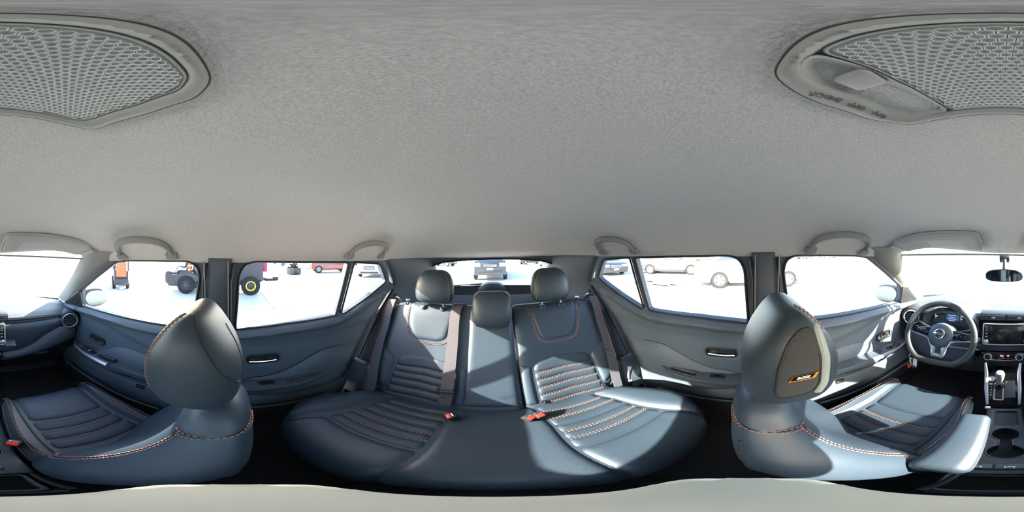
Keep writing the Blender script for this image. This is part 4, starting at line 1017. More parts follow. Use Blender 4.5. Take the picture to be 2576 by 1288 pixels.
# cubby below with sockets
b = MB(); b.box((DC + .01, -.90, .685), (.22, .06, .055), bev=.010); cu_ = b.build('cubby_panel', PLB, dash)
b = MB().lathe([(.0, -.004), (.012, -.003), (.016, .002), (.018, .002)], Matrix.Translation((DC - .005, -.868, .685)) @ Matrix.Rotation(R(-90), 4, 'X'), 20); b.build('power_socket', RUB, cu_)
b = MB(); b.box((DC + .045, -.868, .685), (.020, .006, .010), bev=.002); b.build('usb_socket', RUB, cu_)
# instrument cluster under its hood
IX = .305
hood = [(IX + .175 * math.cos(a), .905 + .135 * math.sin(a)) for a in np.linspace(-.15, PI + .15, 24)]
b = MB(); N_ = len(hood)
b.grid(lambda u, v: (lambda p: V((IX + (p[0] - IX) * (1 + .04 * v), -.905 - .10 * v, .905 + (p[1] - .905) * (1 + .03 * v))))(hood[int(round(u * (N_ - 1)))]), N_, 5)
b.grid(lambda u, v: (lambda p: V((IX + (p[0] - IX) * (1 - .14 * v), -.905 - .012 * math.sin(v * PI) * -1 - .09 * v, .905 + (p[1] - .905) * (1 - .16 * v))))(hood[int(round(u * (N_ - 1)))]), N_, 5)
ch = b.build('cluster_hood', PLA, dash)
b = MB(); b.prism([(IX - .145, .89), (IX + .145, .89)] + [(IX + .145 * math.cos(a), .905 + .108 * math.sin(a)) for a in np.linspace(0, PI, 20)], lambda x, z: V((x, -1.0, z)), lambda x, z: V((x, -.985, z))); cl = b.build('instrument_cluster', GLOS, dash)
for x, r0 in ((IX + .075, .052), (IX - .085, .042)):
    b = MB().lathe([(r0 - .006, .0), (r0 - .004, .006), (r0, .006), (r0 + .002, 0)], Matrix.Translation((x, -.983, .945)) @ Matrix.Rotation(R(-90), 4, 'X'), 32); b.build('gauge_ring', SIL, cl)
    b = MB()
    for k in range(9):
        a = R(-40 + 32 * k); b.box((x + (r0 - .012) * math.cos(a), -.982, .945 + (r0 - .012) * math.sin(a)), (.009, .002, .002), rot=Matrix.Rotation(-a, 3, 'Y'))
    stuff(b.build('gauge_ticks', WH_E, cl))
b = MB(); b.box((IX + .004, -.981, .940), (.086, .004, .066), bev=.004); ds = b.build('driver_display', mat('blue_screen', (.02, .03, .06), .3, emit=((.06, .12, .32), .10)), cl)
b = MB()
for k, w2 in enumerate((.05, .034, .056, .04)): b.box((IX + .008, -.978, .962 - k * .013), (w2, .001, .003))
stuff(b.build('display_lines', mat('blue_lines', (.3, .4, .6), .4, emit=((.45, .6, 1), .2)), ds))
b = MB().lathe([(0, .001), (.004, .001)], Matrix.Translation((IX - .03, -.98, .990)) @ Matrix.Rotation(R(-90), 4, 'X'), 12); b.build('warning_light', mat('warning_orange', (.8, .2, .02), .4, emit=((1, .22, .03), 3)), cl)
b = MB().lathe([(0, .012), (.012, .012), (.0155, .008), (.0165, .0)], Matrix.Translation((.128, -.900, .845)) @ Matrix.Rotation(R(-90), 4, 'X'), 20); b.build('start_button', SIL, dash)
settle(dash)

# ------------------------------------------------------------------ steering wheel
sw = thing('steering_wheel', 'black leather steering wheel with flat bottom and silver spokes', 'steering wheel', (.292, -.74, .93))
WM = Matrix.Translation((.292, -.715, .945)) @ Matrix.Rotation(R(22), 4, 'X')      # local: x right, z up, +y towards the seat
def rim(a):
    r = .170; x, z = r * math.cos(a), r * math.sin(a)
    if z < -.145: z = -.145 + (z + .145) * .30
    return V((x, .0, z))
b = MB(); b.tube([rim(a) for a in np.linspace(0, 2 * PI, 72, endpoint=False)], .0155, 12, closed=True); pl(b, WM, 'rim', mat('wheel_leather', (.035, .04, .042), .42, bump=(700, .1, 1)), sw)
b = MB(); b.grid(lambda u, v: (lambda r_, d: V((r_ * math.cos(u * 2 * PI) * 1.06, d, r_ * math.sin(u * 2 * PI) * (1.0 if math.sin(u * 2 * PI) > 0 else 1.12))))(*[(0, -.004), (.03, -.004), (.052, -.010), (.064, -.024), (.066, -.045), (.05, -.06)][int(round(v * 5))]), 36, 6, cu=True); hb = pl(b, WM, 'hub', PLA, sw)
for q in (-1, 1):
    b = MB(); b.prism(rounded([(q * .05, -.018), (q * .160, -.012), (q * .160, .022), (q * .05, .034)], .010, 3), lambda x, z: V((x, -.045, z)), lambda x, z: V((x, -.020, z)), bev=.006); sp = pl(b, WM, 'spoke', GLOS, sw)
    b = MB(); b.tube([V((q * .160, -.018, -.014)), V((q * .085, -.018, -.022)), V((q * .060, -.018, -.030)), V((q * .036, -.020, -.075)), V((q * .028, -.018, -.110))], .004, 8); pl(b, WM, 'spoke_trim', SIL, sp)
    for k in range(4):
        b = MB(); b.box((q * (.085 + .02 * k), -.018, .006), (.013, .006, .014), bev=.002); pl(b, WM, 'wheel_button', PLB, sp)
    b = MB(); b.prism(rounded([(q * .014, -.070), (q * .042, -.060), (q * .030, -.122), (q * .020, -.128)], .006, 3), lambda x, z: V((x, -.04, z)), lambda x, z: V((x, -.018, z)), bev=.004); pl(b, WM, 'lower_spoke', SIL, sw)
b = MB(); b.box((0, -.030, -.118), (.055, .02, .022), bev=.006); pl(b, WM, 'spoke_bridge', SIL, sw)
# round badge: ring crossed by a bar
EM = WM @ Matrix.Translation((0, -.001, .008)) @ Matrix.Rotation(R(-90), 4, 'X')
b = MB().lathe([(0, -.003), (.031, -.003), (.033, -.006)], EM, 28); bd = b.build('badge_recess', GLOS, hb)
b = MB().tube([EM @ V((.024 * math.cos(a), .024 * math.sin(a), .001)) for a in np.linspace(0, 2 * PI, 32, endpoint=False)], .0034, 8, closed=True); b.build('badge_ring', CHR, bd)
b = MB(); b.box((0, 0, 0), (.060, .006, .012), bev=.002); 
for v in b.bm.verts: v.co = WM @ (v.co + V((0, .003, .008)))
br = b.build('badge_bar', CHR, bd)
text('badge_lettering', 'NISSAN', .0085, basis(WM @ V((0, .0068, .008)), (-1, 0, 0), (0, 0, 1)), GLOS, bd, bold=.0003)
b = MB().tube([WM @ V((0, -.03, 0)), V((.30, -.90, .87))], [.045, .050], 20); b.build('column_shroud', PLA, sw)
for q, y in ((1, 0), (-1, 0)):
    b = MB().tube([WM @ V((q * .04, -.075, .012)), WM @ V((q * .10, -.07, .03)), WM @ V((q * .150, -.055, .045))], [.007, .007, .010], 10); b.build('stalk', PLB, sw)
settle(sw)
# keys hanging at the lower left of the rim
t = thing('key_ring', 'car keys with a red tag hanging from the lower steering wheel rim', 'keys', tuple(WM @ V((.118, .0, -.150))))
o = WM @ V((.112, .004, -.142))
b = MB().tube([o + V((.016 * math.cos(a), 0, .016 * math.sin(a) - .012)) for a in np.linspace(0, 2 * PI, 24, endpoint=False)], .0013, 6, closed=True); b.build('ring', CHR, t)
b = MB(); b.box(o + V((.006, .002, -.055)), (.010, .003, .058), rot=Matrix.Rotation(.12, 3, 'Y'), bev=.001); b.build('key_blade', CHR, t)
b = MB(); b.prism(rounded([(-.007, -.10), (.007, -.10), (.010, -.07), (-.010, -.07)], .004, 3), lambda x, z: o + V((x + .012, .004, z)), lambda x, z: o + V((x + .012, .009, z)), bev=.001); b.build('red_tag', REDB, t)
b = MB(); b.box(o + V((-.018, .004, -.052)), (.020, .010, .062), rot=Matrix.Rotation(-.06, 3, 'Y'), bev=.004); fb = b.build('key_fob', WHI, t)
b = MB(); b.box(o + V((-.018, .0095, -.078)), (.018, .003, .018), bev=.001); b.build('fob_cap', PLB, fb)
settle(t)

# ------------------------------------------------------------------ centre console
con = thing('centre_console', 'dark centre console with shift gate, tray, two joined cup holders and rear bin', 'console', (DC, -.45, .33))
CPt = lambda x, v: V((x, *lerp([(0, -.800, .672), (.9, -.662, .528), (1, -.640, .515)], v)))
SHM = basis((-.008, -.725, .594), (1, 0, 0), (0, .135, -.14)) @ Matrix.Diagonal((1, -1, 1, 1))       # x across, y up the slope, z out of it
body = [(-.94, .60), (-.80, .655), (-.665, .508), (-.640, .44), (-.10, .43), (-.085, .33), (-.94, .33)]
b = MB(); b.prism(body, lambda y, z: V((DC - .068, y, z)), lambda y, z: V((DC + .068, y, z)), bev=.010, seg=3); b.build('body', PLB, con)
for q in (-1, 1):
    b = MB(); b.box((DC + q * .062, -.375, .42), (.014, .55, .17), bev=.008); b.build('side_wall', PLB, con)
b = MB(); b.box((DC, -.104, .41), (.12, .02, .15), bev=.008); b.build('rear_wall', PLB, con)
b = MB(); b.prism(rounded([(-.070, -.098), (.058, -.098), (.072, .098), (-.070, .098)], .014, 4), lambda x, y: SHM @ V((x, y, 0)), lambda x, y: SHM @ V((x, y, .012)), bev=.003); sp = b.build('shift_panel', GLOS, con)
for x0, x1 in ((.062, .078), (-.074, -.078)):
    b = MB().tube([SHM @ V((x0 - .004 * math.copysign(1, x0), -.105, .010)), SHM @ V(((x0 + x1) / 2, .0, .016)), SHM @ V((x1, .10, .016)), SHM @ V((x1 * 1.12, .16, .03))], [.006, .010, .010, .006], 10, flat=.7); b.build('side_rail', SIL, con)
gq = rounded([(-.004, -.072), (.034, -.072), (.034, .035), (-.004, .035)], .006, 3)
b = MB().tube([SHM @ V((x, y, .013)) for x, y in resample(gq, .008)], .0045, 6, closed=True); b.build('gate_frame', SIL, sp)
b = MB(); b.prism(gq, lambda x, y: SHM @ V((x, y, .011)), lambda x, y: SHM @ V((x, y, .0135))); b.build('gate_plate', PLB, sp)
b = MB(); b.box((0, 0, 0), (.046, .110, .004), bev=.004)
for v in b.bm.verts: v.co = SHM @ (v.co + V((-.034, -.004, .013)))
b.build('trim_plate', mat('dark_plate', (.09, .10, .105), .2), sp)
b = MB().lathe([(.0, .004), (.009, .004), (.012, .006), (.0165, .006), (.018, 0)], SHM @ Matrix.Translation((.052, .060, .012)), 24); b.build('mode_dial', SIL, sp)
b = MB(); b.box((0, 0, 0), (.016, .010, .006), bev=.002)
for v in b.bm.verts: v.co = SHM @ (v.co + V((.052, .028, .014)))
b.build('shift_release', SIL, sp)
for k, ch_ in enumerate('PRND'):
    text('gate_lettering', ch_, .0095, basis(SHM @ V((.048, .008 - .017 * k, .0125)), (-1, 0, 0), (0, -.135, .14)), WHI, sp, bold=.0003)
lv = thing('shift_lever', 'silver-topped automatic shift lever standing in the console gate', 'shift lever', tuple(SHM @ V((.014, .02, .014))))
b = MB().tube([SHM @ V((.014, .02, .010)), V((.006, -.715, .655))], [.010, .007], 12); b.build('shaft', PLB, lv)
b = MB().tube([V((.006, -.7155, .648)), V((.005, -.712, .672)), V((.004, -.705, .705)), V((.004, -.702, .735)), V((.004, -.70, .752)), V((.004, -.70, .757))], [.011, .014, .019, .022, .018, .008], 16, flat=1.0); b.build('knob', SIL, lv)
b = MB().lathe([(.024, .0), (.022, .01), (.013, .022), (.009, .026)], SHM @ Matrix.Translation((.014, .015, .012)), 18); b.build('boot', PLB, lv)
settle(lv)
# tray and cup holders are sunk into a proud top plate
ty = .497
tp_ = rounded([(-.625, -.084), (-.625, .046), (-.20, .046), (-.20, -.088)], .012, 3)
def top(y, x): return V((x, y, ty + .014))
cups = [((-.440, -.0215), .040), ((-.330, -.0205), .042)]
slot = []
for (c, r0), a0 in zip(cups, (R(24), R(180 + 24))):
    slot.append([(c[0] + r0 * math.cos(a), c[1] + r0 * math.sin(a)) for a in np.linspace(a0, a0 + 2 * PI - 2 * R(24), 26)])
keyhole = slot[0] + slot[1]
tray = rounded([(-.605, -.066), (-.605, .018), (-.500, .016), (-.500, -.062)], .012, 3)
b = MB(); panel(b, tp_, top, puff=.003, r=.008, h=.012, skirt=.020, flip=-1, holes=[keyhole, tray]); b.build('top_plate', mat('console_top', (.05, .062, .07), .5, bump=(900, .15, 1)), con)
b = MB(); b.prism(keyhole, lambda y, x: V((x, y, ty + .014)), lambda y, x: V((x * 1.0, y, ty - .05)))
for f in [f for f in b.bm.faces if len(f.verts) > 4 and f.calc_center_median().z > ty]: b.bm.faces.remove(f)
b.build('cup_holders', mat('cup_rubber', (.035, .042, .046), .7, bump=(300, .3)), con, recalc=False)
b = MB().tube([V((x, y, ty + .0165)) for y, x in keyhole], .0025, 6, closed=True); b.build('cup_rim', PLA, con)
b = MB(); b.prism(tray, lambda y, x: V((x, y, ty + .014)), lambda y, x: V((x, y, ty + .002)))
for f in [f for f in b.bm.faces if len(f.verts) > 4 and f.calc_center_median().z > ty + .01]: b.bm.faces.remove(f)
b.build('tray_mat', mat('tray_mat', (.045, .055, .062), .75, bump=(500, .3)), con, recalc=False)
b = MB(); b.box((.046, -.628, .512), (.022, .016, .016), bev=.004); b.build('console_clip', WHI, con)
b = MB(); b.box((DC + .020, -.240, ty + .020), (.100, .034, .008), bev=.002); ss = b.build('switch_pod', PLB, con)
for q in (-1, 1):
    b = MB(); b.box((DC + .020 + q * .024, -.240, ty + .025), (.044, .026, .006), bev=.002); k_ = b.build('heater_switch', PLA, ss)
    b = MB(); b.box((DC + .020 + q * .024 - .006, -.236, ty + .0285), (.003, .007, .0008)); b.box((DC + .020 + q * .024, -.238, ty + .0285), (.008, .003, .0008)); b.box((DC + .020 + q * .024 + .007, -.236, ty + .0285), (.003, .007, .0008)); stuff(b.build('switch_symbol', WHI, k_))
b = MB(); b.prism(rounded([(-.195, -.066), (-.195, .050), (-.115, .036), (-.115, -.062)], .012, 3), lambda y, x: V((x, y, ty + .0)), lambda y, x: V((x, y, ty - .06)))
for f in [f for f in b.bm.faces if len(f.verts) > 4 and f.calc_center_median().z > ty - .02]: b.bm.faces.remove(f)
b.build('rear_bin', mat('bin_rubber', (.03, .036, .034), .8), con, recalc=False)
b = MB().tube([V((x, y, ty + .002)) for y, x in rounded([(-.195, -.070), (-.195, .052), (-.110, .038), (-.110, -.066)], .012, 3)], .004, 6, closed=True); b.build('bin_rim', PLA, con)
settle(con)

# ------------------------------------------------------------------ the white camera stick under the lens
t = thing('camera_monopod', 'white monopod head standing between the front seats, straight below the viewpoint', 'camera stand', (0, 0, .34))
b = MB(); b.prism(rounded([(-.0255, -.0125), (.0255, -.0125), (.0255, .0125), (-.0255, .0125)], .009, 5), lambda x, y: V((x, y, 1.10)), lambda x, y: V((x, y, 1.226)), bev=.003, seg=3); b.build('head', WHI, t)
b = MB().tube([(0, 0, 1.10), (0, 0, .40)], [.0085, .0085], 14); b.build('pole', WHI, t)
b = MB().lathe([(.0, .0), (.012, .0), (.0125, .045), (.010, .05), (0, .05)], Matrix.Translation((0, 0, 1.05)), 16); b.build('collar', PLB, t)
for k in range(3):
    a = R(90 + 120 * k); b = MB().tube([(0, 0, .45), (.075 * math.cos(a), .075 * math.sin(a), .345)], .006, 8); b.build('leg', WHI, t)
settle(t)
# ================================================================== the yard outside
b = MB(); b.grid(lambda u, v: V(((u - .5) * 300, (v - .5) * 300, 0)), 2, 2)
gr = struct(b.build('ground', CONC))
b = MB()
for k in range(5):
    b.box((-4.2 - 6 * k, 0, .0015), (.03, 120, .003)); b.box((4.4 + 6 * k, 0, .0015), (.03, 120, .003))
for k in range(-4, 6): b.box((0, 1.0 + 6 * k, .0015), (80, .03, .003))
stuff(b.build('joint_filler', mat('joint', (.30, .30, .29), .9), gr))
CG = mat('car_glass', (.02, .028, .035), .06, spec=.8)
TYR = mat('tyre', (.010, .010, .011), .9)
LMP = mat('lamp_glass', (.75, .78, .8), .1, spec=.9)
TAIL = mat('tail_lamp', (.55, .02, .02), .2)
UND = mat('underbody', (.012, .012, .013), .8)
KINDS_ = {
 'sedan': dict(L=4.6, W=1.78, H=1.46, belt=.96, fw=1.40, rw=-1.25, wr=.325, low=[(2.24, .22), (2.30, .42), (2.26, .62), (2.12, .74), (1.6, .86), (1.02, .95), (-.3, .965), (-1.62, .99), (-2.10, 1.04), (-2.24, .98), (-2.29, .72), (-2.27, .45), (-2.18, .24)], cab=[(1.02, .94), (.30, 1.36), (.05, 1.43), (-.45, 1.46), (-.95, 1.42), (-1.30, 1.30), (-1.80, .99)], side=[[(.66, 1.01), (.24, 1.31), (-.28, 1.37), (-.30, 1.0)], [(-.36, 1.0), (-.34, 1.37), (-.92, 1.34), (-1.22, 1.22), (-1.45, 1.03)]]),
 'suv': dict(L=4.5, W=1.84, H=1.68, belt=1.06, fw=1.38, rw=-1.30, wr=.36, low=[(2.16, .28), (2.25, .50), (2.24, .78), (2.10, .92), (1.5, 1.02), (.98, 1.07), (-2.05, 1.10), (-2.22, 1.02), (-2.25, .60), (-2.15, .30)], cab=[(.98, 1.05), (.36, 1.54), (.05, 1.64), (-.6, 1.68), (-1.5, 1.64), (-1.85, 1.56), (-2.12, 1.09)], side=[[(.68, 1.12), (.26, 1.46), (-.28, 1.56), (-.30, 1.12)], [(-.36, 1.12), (-.34, 1.56), (-1.15, 1.55), (-1.22, 1.14)], [(-1.28, 1.15), (-1.22, 1.55), (-1.66, 1.50), (-1.85, 1.17)]]),
 'pickup': dict(L=5.3, W=1.92, H=1.84, belt=1.15, fw=1.65, rw=-1.60, wr=.39, low=[(2.50, .35), (2.62, .60), (2.60, 1.0), (2.45, 1.10), (1.15, 1.16), (-.70, 1.16), (-.74, 1.12), (-2.60, 1.12), (-2.65, .6), (-2.55, .38)], cab=[(1.15, 1.14), (.50, 1.70), (.20, 1.80), (-.3, 1.84), (-.62, 1.78), (-.74, 1.14)], side=[[(.84, 1.21), (.42, 1.62), (-.04, 1.72), (-.06, 1.20)], [(-.12, 1.20), (-.10, 1.72), (-.52, 1.70), (-.62, 1.20)]]),
}
def car(name, label, kind, paint, x, y, head, group=None, smashed=False, fine=False):
    K = KINDS_[kind]; W = K['W'] / 2
    t = thing(name, label, 'car' if kind != 'pickup' else 'pickup truck', (x, y, 0), group)
    t.rotation_euler = (0, 0, head)
    low = list(K['low']); zb = low[0][1]
    bot = []
    for c in (K['rw'], K['fw']):
        r = K['wr'] + .055
        a0 = math.asin(min(1, max(-1, (zb - K['wr']) / r)))
        bot += [(c + r * math.cos(a), K['wr'] + r * math.sin(a)) for a in np.linspace(PI - a0, a0, 15)]
    poly = bot + low
    if smashed: poly = [(p[0] - max(0, p[0] - 1.9) * .55 + random.uniform(-.05, .05), p[1] + random.uniform(-.04, .04)) if p[0] > 1.95 else p for p in poly]
    b = MB(); b.prism(poly, lambda y_, z: V((-W, y_, z)), lambda y_, z: V((W, y_, z)), bev=.05, seg=3)
    # pull the ends and shoulders in
    for v in b.bm.verts:
        v.co.x *= 1 - .10 * max(0, (abs(v.co.y) - 1.5) / 1.0) ** 2 - .05 * max(0, (v.co.z - .75) / .4)
    bd = b.build('body', paint, t, sharp=30)
    b = MB(); b.box((0, 0, zb + .16), (K['W'] - .42, K['L'] - .5, .28), bev=.02); b.build('underbody', UND, t)
    cab = K['cab']; hw = lambda z: W - .10 - .24 * max(0, (z - K['belt'])) / (K['H'] - K['belt'])
    b = MB(); b.prism(cab, lambda y_, z: V((-hw(z), y_, z)), lambda y_, z: V((hw(z), y_, z)), bev=.035, seg=3); b.build('cabin', paint, t, sharp=30)
    for q in K['side']:
        for s in (-1, 1):
            b = MB(); b.prism(rounded(q, .03, 3), lambda y_, z: V((s * (hw(z) - .02), y_, z)), lambda y_, z: V((s * (hw(z) + .006), y_, z)), bev=.002); b.build('side_window', CG, t)
    def screen_(a, c, n_):
        a, c = V((0, *a)), V((0, *c)); d = (c - a); nn = V((0, d.z, -d.y)).normalized(); nn = nn if nn.z > 0 else -nn
        a2, c2 = a + d * .10, a + d * .93
        wa, wc = hw(a2.z) - .05, hw(c2.z) - .06
        b = MB(); P = [V((-wa, 0, 0)) + a2, V((wa, 0, 0)) + a2, V((wc, 0, 0)) + c2, V((-wc, 0, 0)) + c2]
        A_ = [b.bm.verts.new(p + nn * .008) for p in P]; B_ = [b.bm.verts.new(p - nn * .02) for p in P]
        b.bm.faces.new(A_); b.bm.faces.new(B_[::-1])
        for k in range(4): b.bm.faces.new((A_[k], A_[(k + 1) % 4], B_[(k + 1) % 4], B_[k]))
        b.build(n_, CG, t)
    screen_(cab[0], cab[1], 'windscreen'); screen_(cab[-1], cab[-2], 'rear_window')
    yf = max(p[0] for p in low); yr = min(p[0] for p in low); zl = [p for p in low if p[0] == yf][0][1] + (.22 if kind != 'pickup' else .30)
    for s in (-1, 1):
        if not (smashed):
            b = MB(); b.box((s * (W - .28), yf - .07, zl), (.38, .16, .14 if kind != 'pickup' else .2), rot=Matrix.Rotation(s * -.22, 3, 'Z'), bev=.04); b.build('headlamp', LMP, t)
        b = MB(); b.box((s * (W - .19), yr + .08, K['belt'] - .14), (.26, .18, .15), rot=Matrix.Rotation(s * .22, 3, 'Z'), bev=.04); b.build('tail_lamp', TAIL, t)
        b = MB(); b.box((s * (W + .06), .72 if kind != 'pickup' else .9, K['belt'] + .07), (.20, .10, .13), bev=.035); b.build('wing_mirror', paint, t)
    if not smashed:
        b = MB(); b.box((0, yf - .035, zl - .04), (.78, .08, .18 if kind == 'sedan' else .26), bev=.03); g = b.build('grille', PLB, t)
        for k in range(3): MB().box((0, yf + .006, zl - .10 + .06 * k), (.70, .012, .014), bev=.003).build('grille_bar', CHR, g)
        b = MB(); b.box((0, yf - .04, zl - .34), (1.25, .10, .12), bev=.03); b.build('lower_intake', PLB, t)
        b = MB(); b.box((0, yf + .012, zl - .22), (.32, .01, .11), bev=.004); b.build('number_plate', WHI, t)
    else:
        b = MB()
        for k in range(22):
            b.box((random.uniform(-.7, .7), random.uniform(1.75, 2.05), random.uniform(.35, .82)), (random.uniform(.08, .4), random.uniform(.05, .25), random.uniform(.04, .2)), rot=Matrix.Rotation(random.uniform(-1, 1), 3, V((random.random(), random.random(), random.random())).normalized()), bev=.01)
        stuff(b.build('broken_front_parts', UND, t))
    for c, nm in ((K['fw'], 'front'), (K['rw'], 'rear')):
        for s in (-1, 1):
            M = Matrix.Translation((s * (W - .115), c, K['wr'])) @ Matrix.Rotation(s * PI / 2, 4, 'Y'); r = K['wr']
            b = MB().lathe([(r * .60, -.10), (r * .9, -.10), (r, -.07), (r, .07), (r * .93, .105), (r * .66, .11), (r * .60, .07)], M, 28); wh = b.build('wheel', TYR, t)
            b = MB().lathe([(0, .085), (r * .16, .088), (r * .30, .080), (r * .50, .085), (r * .62, .108), (r * .66, .106), (r * .66, .05)], M, 28); rm = b.build('rim', mat('alloy_rim', (.22, .23, .24), .4, metal=.2), wh)
            for k in range(5):
                a = 2 * PI * k / 5 + .3
                b = MB(); pp = [(.34, -.09), (.55, -.13), (.57, .13), (.34, .09)] if not fine else [(.34, -.06), (.58, -.15), (.60, .15), (.34, .06)]
                b.prism(rounded([(p[0] * r, p[1] * r) for p in pp], .012, 2), lambda u, v: M @ Matrix.Rotation(a, 4, 'Z') @ V((u, v, .080)), lambda u, v: M @ Matrix.Rotation(a, 4, 'Z') @ V((u, v, .1005))); b.build('rim_opening', UND, rm)
    # door lines
    for s in (-1, 1):
        b = MB()
        for yy in ([.78, -.33, -1.15] if kind != 'pickup' else [1.0, -.08, -.66]): b.box((s * (W - .012), yy, (zb + K['belt']) / 2 + .06), (.028, .010, K['belt'] - zb - .20))
        stuff(b.build('door_gaps', UND, t))
        for yy in ((-.15, -1.0) if kind != 'pickup' else (.1, -.5)):
            b = MB(); b.box((s * (W + .005), yy, K['belt'] - .13), (.03, .17, .03), bev=.008); b.build('door_handle', paint, t)
    return t
def P(n, c, r=.28, co=.6): return mat(n, c, r, coat=co)
WHT = P('white_car_paint', (.50, .50, .49)); SLV = mat('silver_car_paint', (.25, .27, .29), .3, metal=.3, coat=.5); BLK = P('black_car_paint', (.012, .013, .016)); NAVY = P('dark_blue_car_paint', (.010, .018, .032)); RDC = P('red_car_paint', (.17, .014, .010)); DGR = P('dark_grey_car_paint', (.022, .024, .028)); TAN = P('orange_tan_car_paint', (.24, .10, .03))
def hd(dx, dy): return math.atan2(-dx, dy)
car('sedan', 'white sedan parked side-on outside the rear door on the driver side, rear wheel in view', 'sedan', WHT, 6.98, -.13, hd(.19, -2.63), fine=True)
car('sport_utility_vehicle', 'red sport utility vehicle with a broken front end in the left yard', 'suv', RDC, -13.75, 9.05, hd(-.9, -2.6), smashed=True)
car('sedan', 'pale sedan standing just behind the red broken vehicle', 'sedan', WHT, -21.2, 9.4, hd(-.9, -2.4))
car('sedan', 'silver sedan far off, second beyond the red broken vehicle', 'sedan', SLV, -31.5, 10.8, hd(-.6, -2.6))
car('hatchback', 'small white car farthest away along the row on the passenger side', 'suv', WHT, -44, 12.2, hd(-.6, -2.6))
car('sedan', 'dark car far behind the white-fronted vehicle in the small rear quarter glass', 'sedan', DGR, -21.5, 21.2, hd(-1, -.6))
car('sport_utility_vehicle', 'white vehicle facing the quarter window on the passenger side', 'suv', WHT, -8.75, 9.9, hd(.55, -.85))
car('pickup_truck', 'dark blue pickup truck facing the rear window, headlamps catching sunlight', 'pickup', NAVY, -.10, 11.1, hd(0, -1))
car('sedan', 'black car outside the small quarter window on the driver side', 'sedan', BLK, 7.6, 9.3, hd(-.35, -1))
car('sport_utility_vehicle', 'silver sport utility vehicle beyond the driver-side rear window divider', 'suv', SLV, 14.2, 9.2, hd(.05, -1))
car('sedan', 'dark grey smashed sedan behind the torn sheeting on the ground', 'sedan', DGR, 9.9, 5.0, hd(.25, -1), smashed=True)
car('sedan', 'orange-tan smashed car partly hidden by the white sedan', 'sedan', TAN, 14.2, 4.5, hd(-.8, -.6), smashed=True)
car('sedan', 'dark car small in the distance beyond the driver window', 'sedan', DGR, 36, -13.2, hd(.5, -1))
car('sedan', 'white car in the distance at the top of the driver window', 'sedan', WHT, 41, -21, hd(.5, -1))
car('sedan', 'grey car far behind, right of the pickup truck', 'sedan', DGR, 6.2, 24.8, hd(-1, -.2))
car('sport_utility_vehicle', 'silver vehicle behind, nearest to the driver-side rear head restraint', 'suv', SLV, 7.1, 19.4, hd(-.5, -1))
car('sport_utility_vehicle', 'dark vehicle far behind, left of the pickup truck', 'suv', DGR, -7.4, 23.4, hd(1, -.3))

# yard tractor with an operator
def wheel(par, M, r, w, hubm, spokes=6):
    b = MB().lathe([(r * .52, -w * .5), (r * .9, -w * .5), (r, -w * .36), (r, w * .36), (r * .92, w * .5), (r * .58, w * .52), (r * .52, w * .3)], M, 28); wh = b.build('wheel', TYR, par)
    b = MB().lathe([(0, w * .36), (r * .2, w * .38), (r * .3, w * .30), (r * .46, w * .32), (r * .52, w * .5), (r * .56, w * .5)], M, 24); b.build('rim', hubm, wh)
    for k in range(spokes):
        a = 2 * PI * k / spokes; b = MB().lathe([(0, .03), (.016, .03), (.018, 0)], M @ Matrix.Translation((r * .36 * math.cos(a), r * .36 * math.sin(a), w * .31)), 8); b.build('wheel_nut', UND, wh)
    return wh
YEL = mat('yellow_rim', (.75, .55, .04), .5)
DK = mat('machine_dark', (.034, .034, .042), .6); MAG = mat('faded_red_panel', (.22, .012, .04), .4)
t = thing('yard_tractor', 'dark yard tractor with yellow wheel rims and red rear panel beside the passenger side', 'tractor', (-6.75, -.75, 0))
b = MB(); b.box((0, .45, .66), (1.15, 2.5, .62), bev=.10); b.build('chassis', DK, t)
b = MB(); b.box((0, -1.35, .30), (1.10, 1.3, .14), bev=.03); b.build('foot_plate', DK, t)
b = MB(); b.box((0, -1.98, .58), (1.15, .34, .56), bev=.14, seg=4); b.build('nose', DK, t)
for s in (-1, 1): MB().box((s * .54, -1.35, .52), (.05, 1.2, .40), bev=.02).build('side_plate', DK, t)
b = MB(); b.box((.05, .75, 1.12), (1.36, 2.1, 1.25), bev=.12, seg=3); b.build('rear_body', DK, t)
b = MB(); b.box((.40, 1.86, 1.25), (.6, .18, .75), bev=.05); b.build('red_panel', MAG, t)
b = MB(); b.box((.3, 2.05, .55), (.5, .35, .10), bev=.02); th_ = b.build('tow_hitch', UND, t)
MB().box((.45, 2.3, .58), (.22, .22, .16), bev=.03).build('hitch_jaw', UND, th_)
b = MB(); b.box((0, -1.22, .70), (.50, .46, .12), bev=.04); st_ = b.build('operator_seat', PLB, t)
MB().box((0, -.96, .95), (.46, .08, .46), bev=.03).build('seat_rest', PLB, st_)
b = MB().tube([(0, -1.86, .80), (0, -1.72, 1.05)], .02, 8); b.build('steering_column', PLB, t)
b = MB().tube([(.17 * math.cos(a), -1.72 + .05 * math.sin(a), 1.05 + .16 * math.sin(a)) for a in np.linspace(0, 2 * PI, 20, endpoint=False)], .014, 6, closed=True); b.build('steering_rim', PLB, t)
for yy, r in ((-1.15, .34), (1.30, .36)):
    for s in (-1, 1):
        wh_ = wheel(t, Matrix.Translation((s * .68, yy, r)) @ Matrix.Rotation(s * PI / 2, 4, 'Y'), r, .26, DK)
        if yy > 0: MB().lathe([(r * .40, .10), (r * .47, .135), (r * .52, .135), (r * .50, .10)], Matrix.Translation((s * .68, yy, r)) @ Matrix.Rotation(s * PI / 2, 4, 'Y'), 24).build('yellow_ring', YEL, wh_)
        b = MB().tube([(s * .66, yy + (r + .09) * math.cos(a), r + (r + .09) * math.sin(a)) for a in np.linspace(.35, PI - .35, 12)], .04, 8, flat=3.2); b.build('mudguard', DK, t)
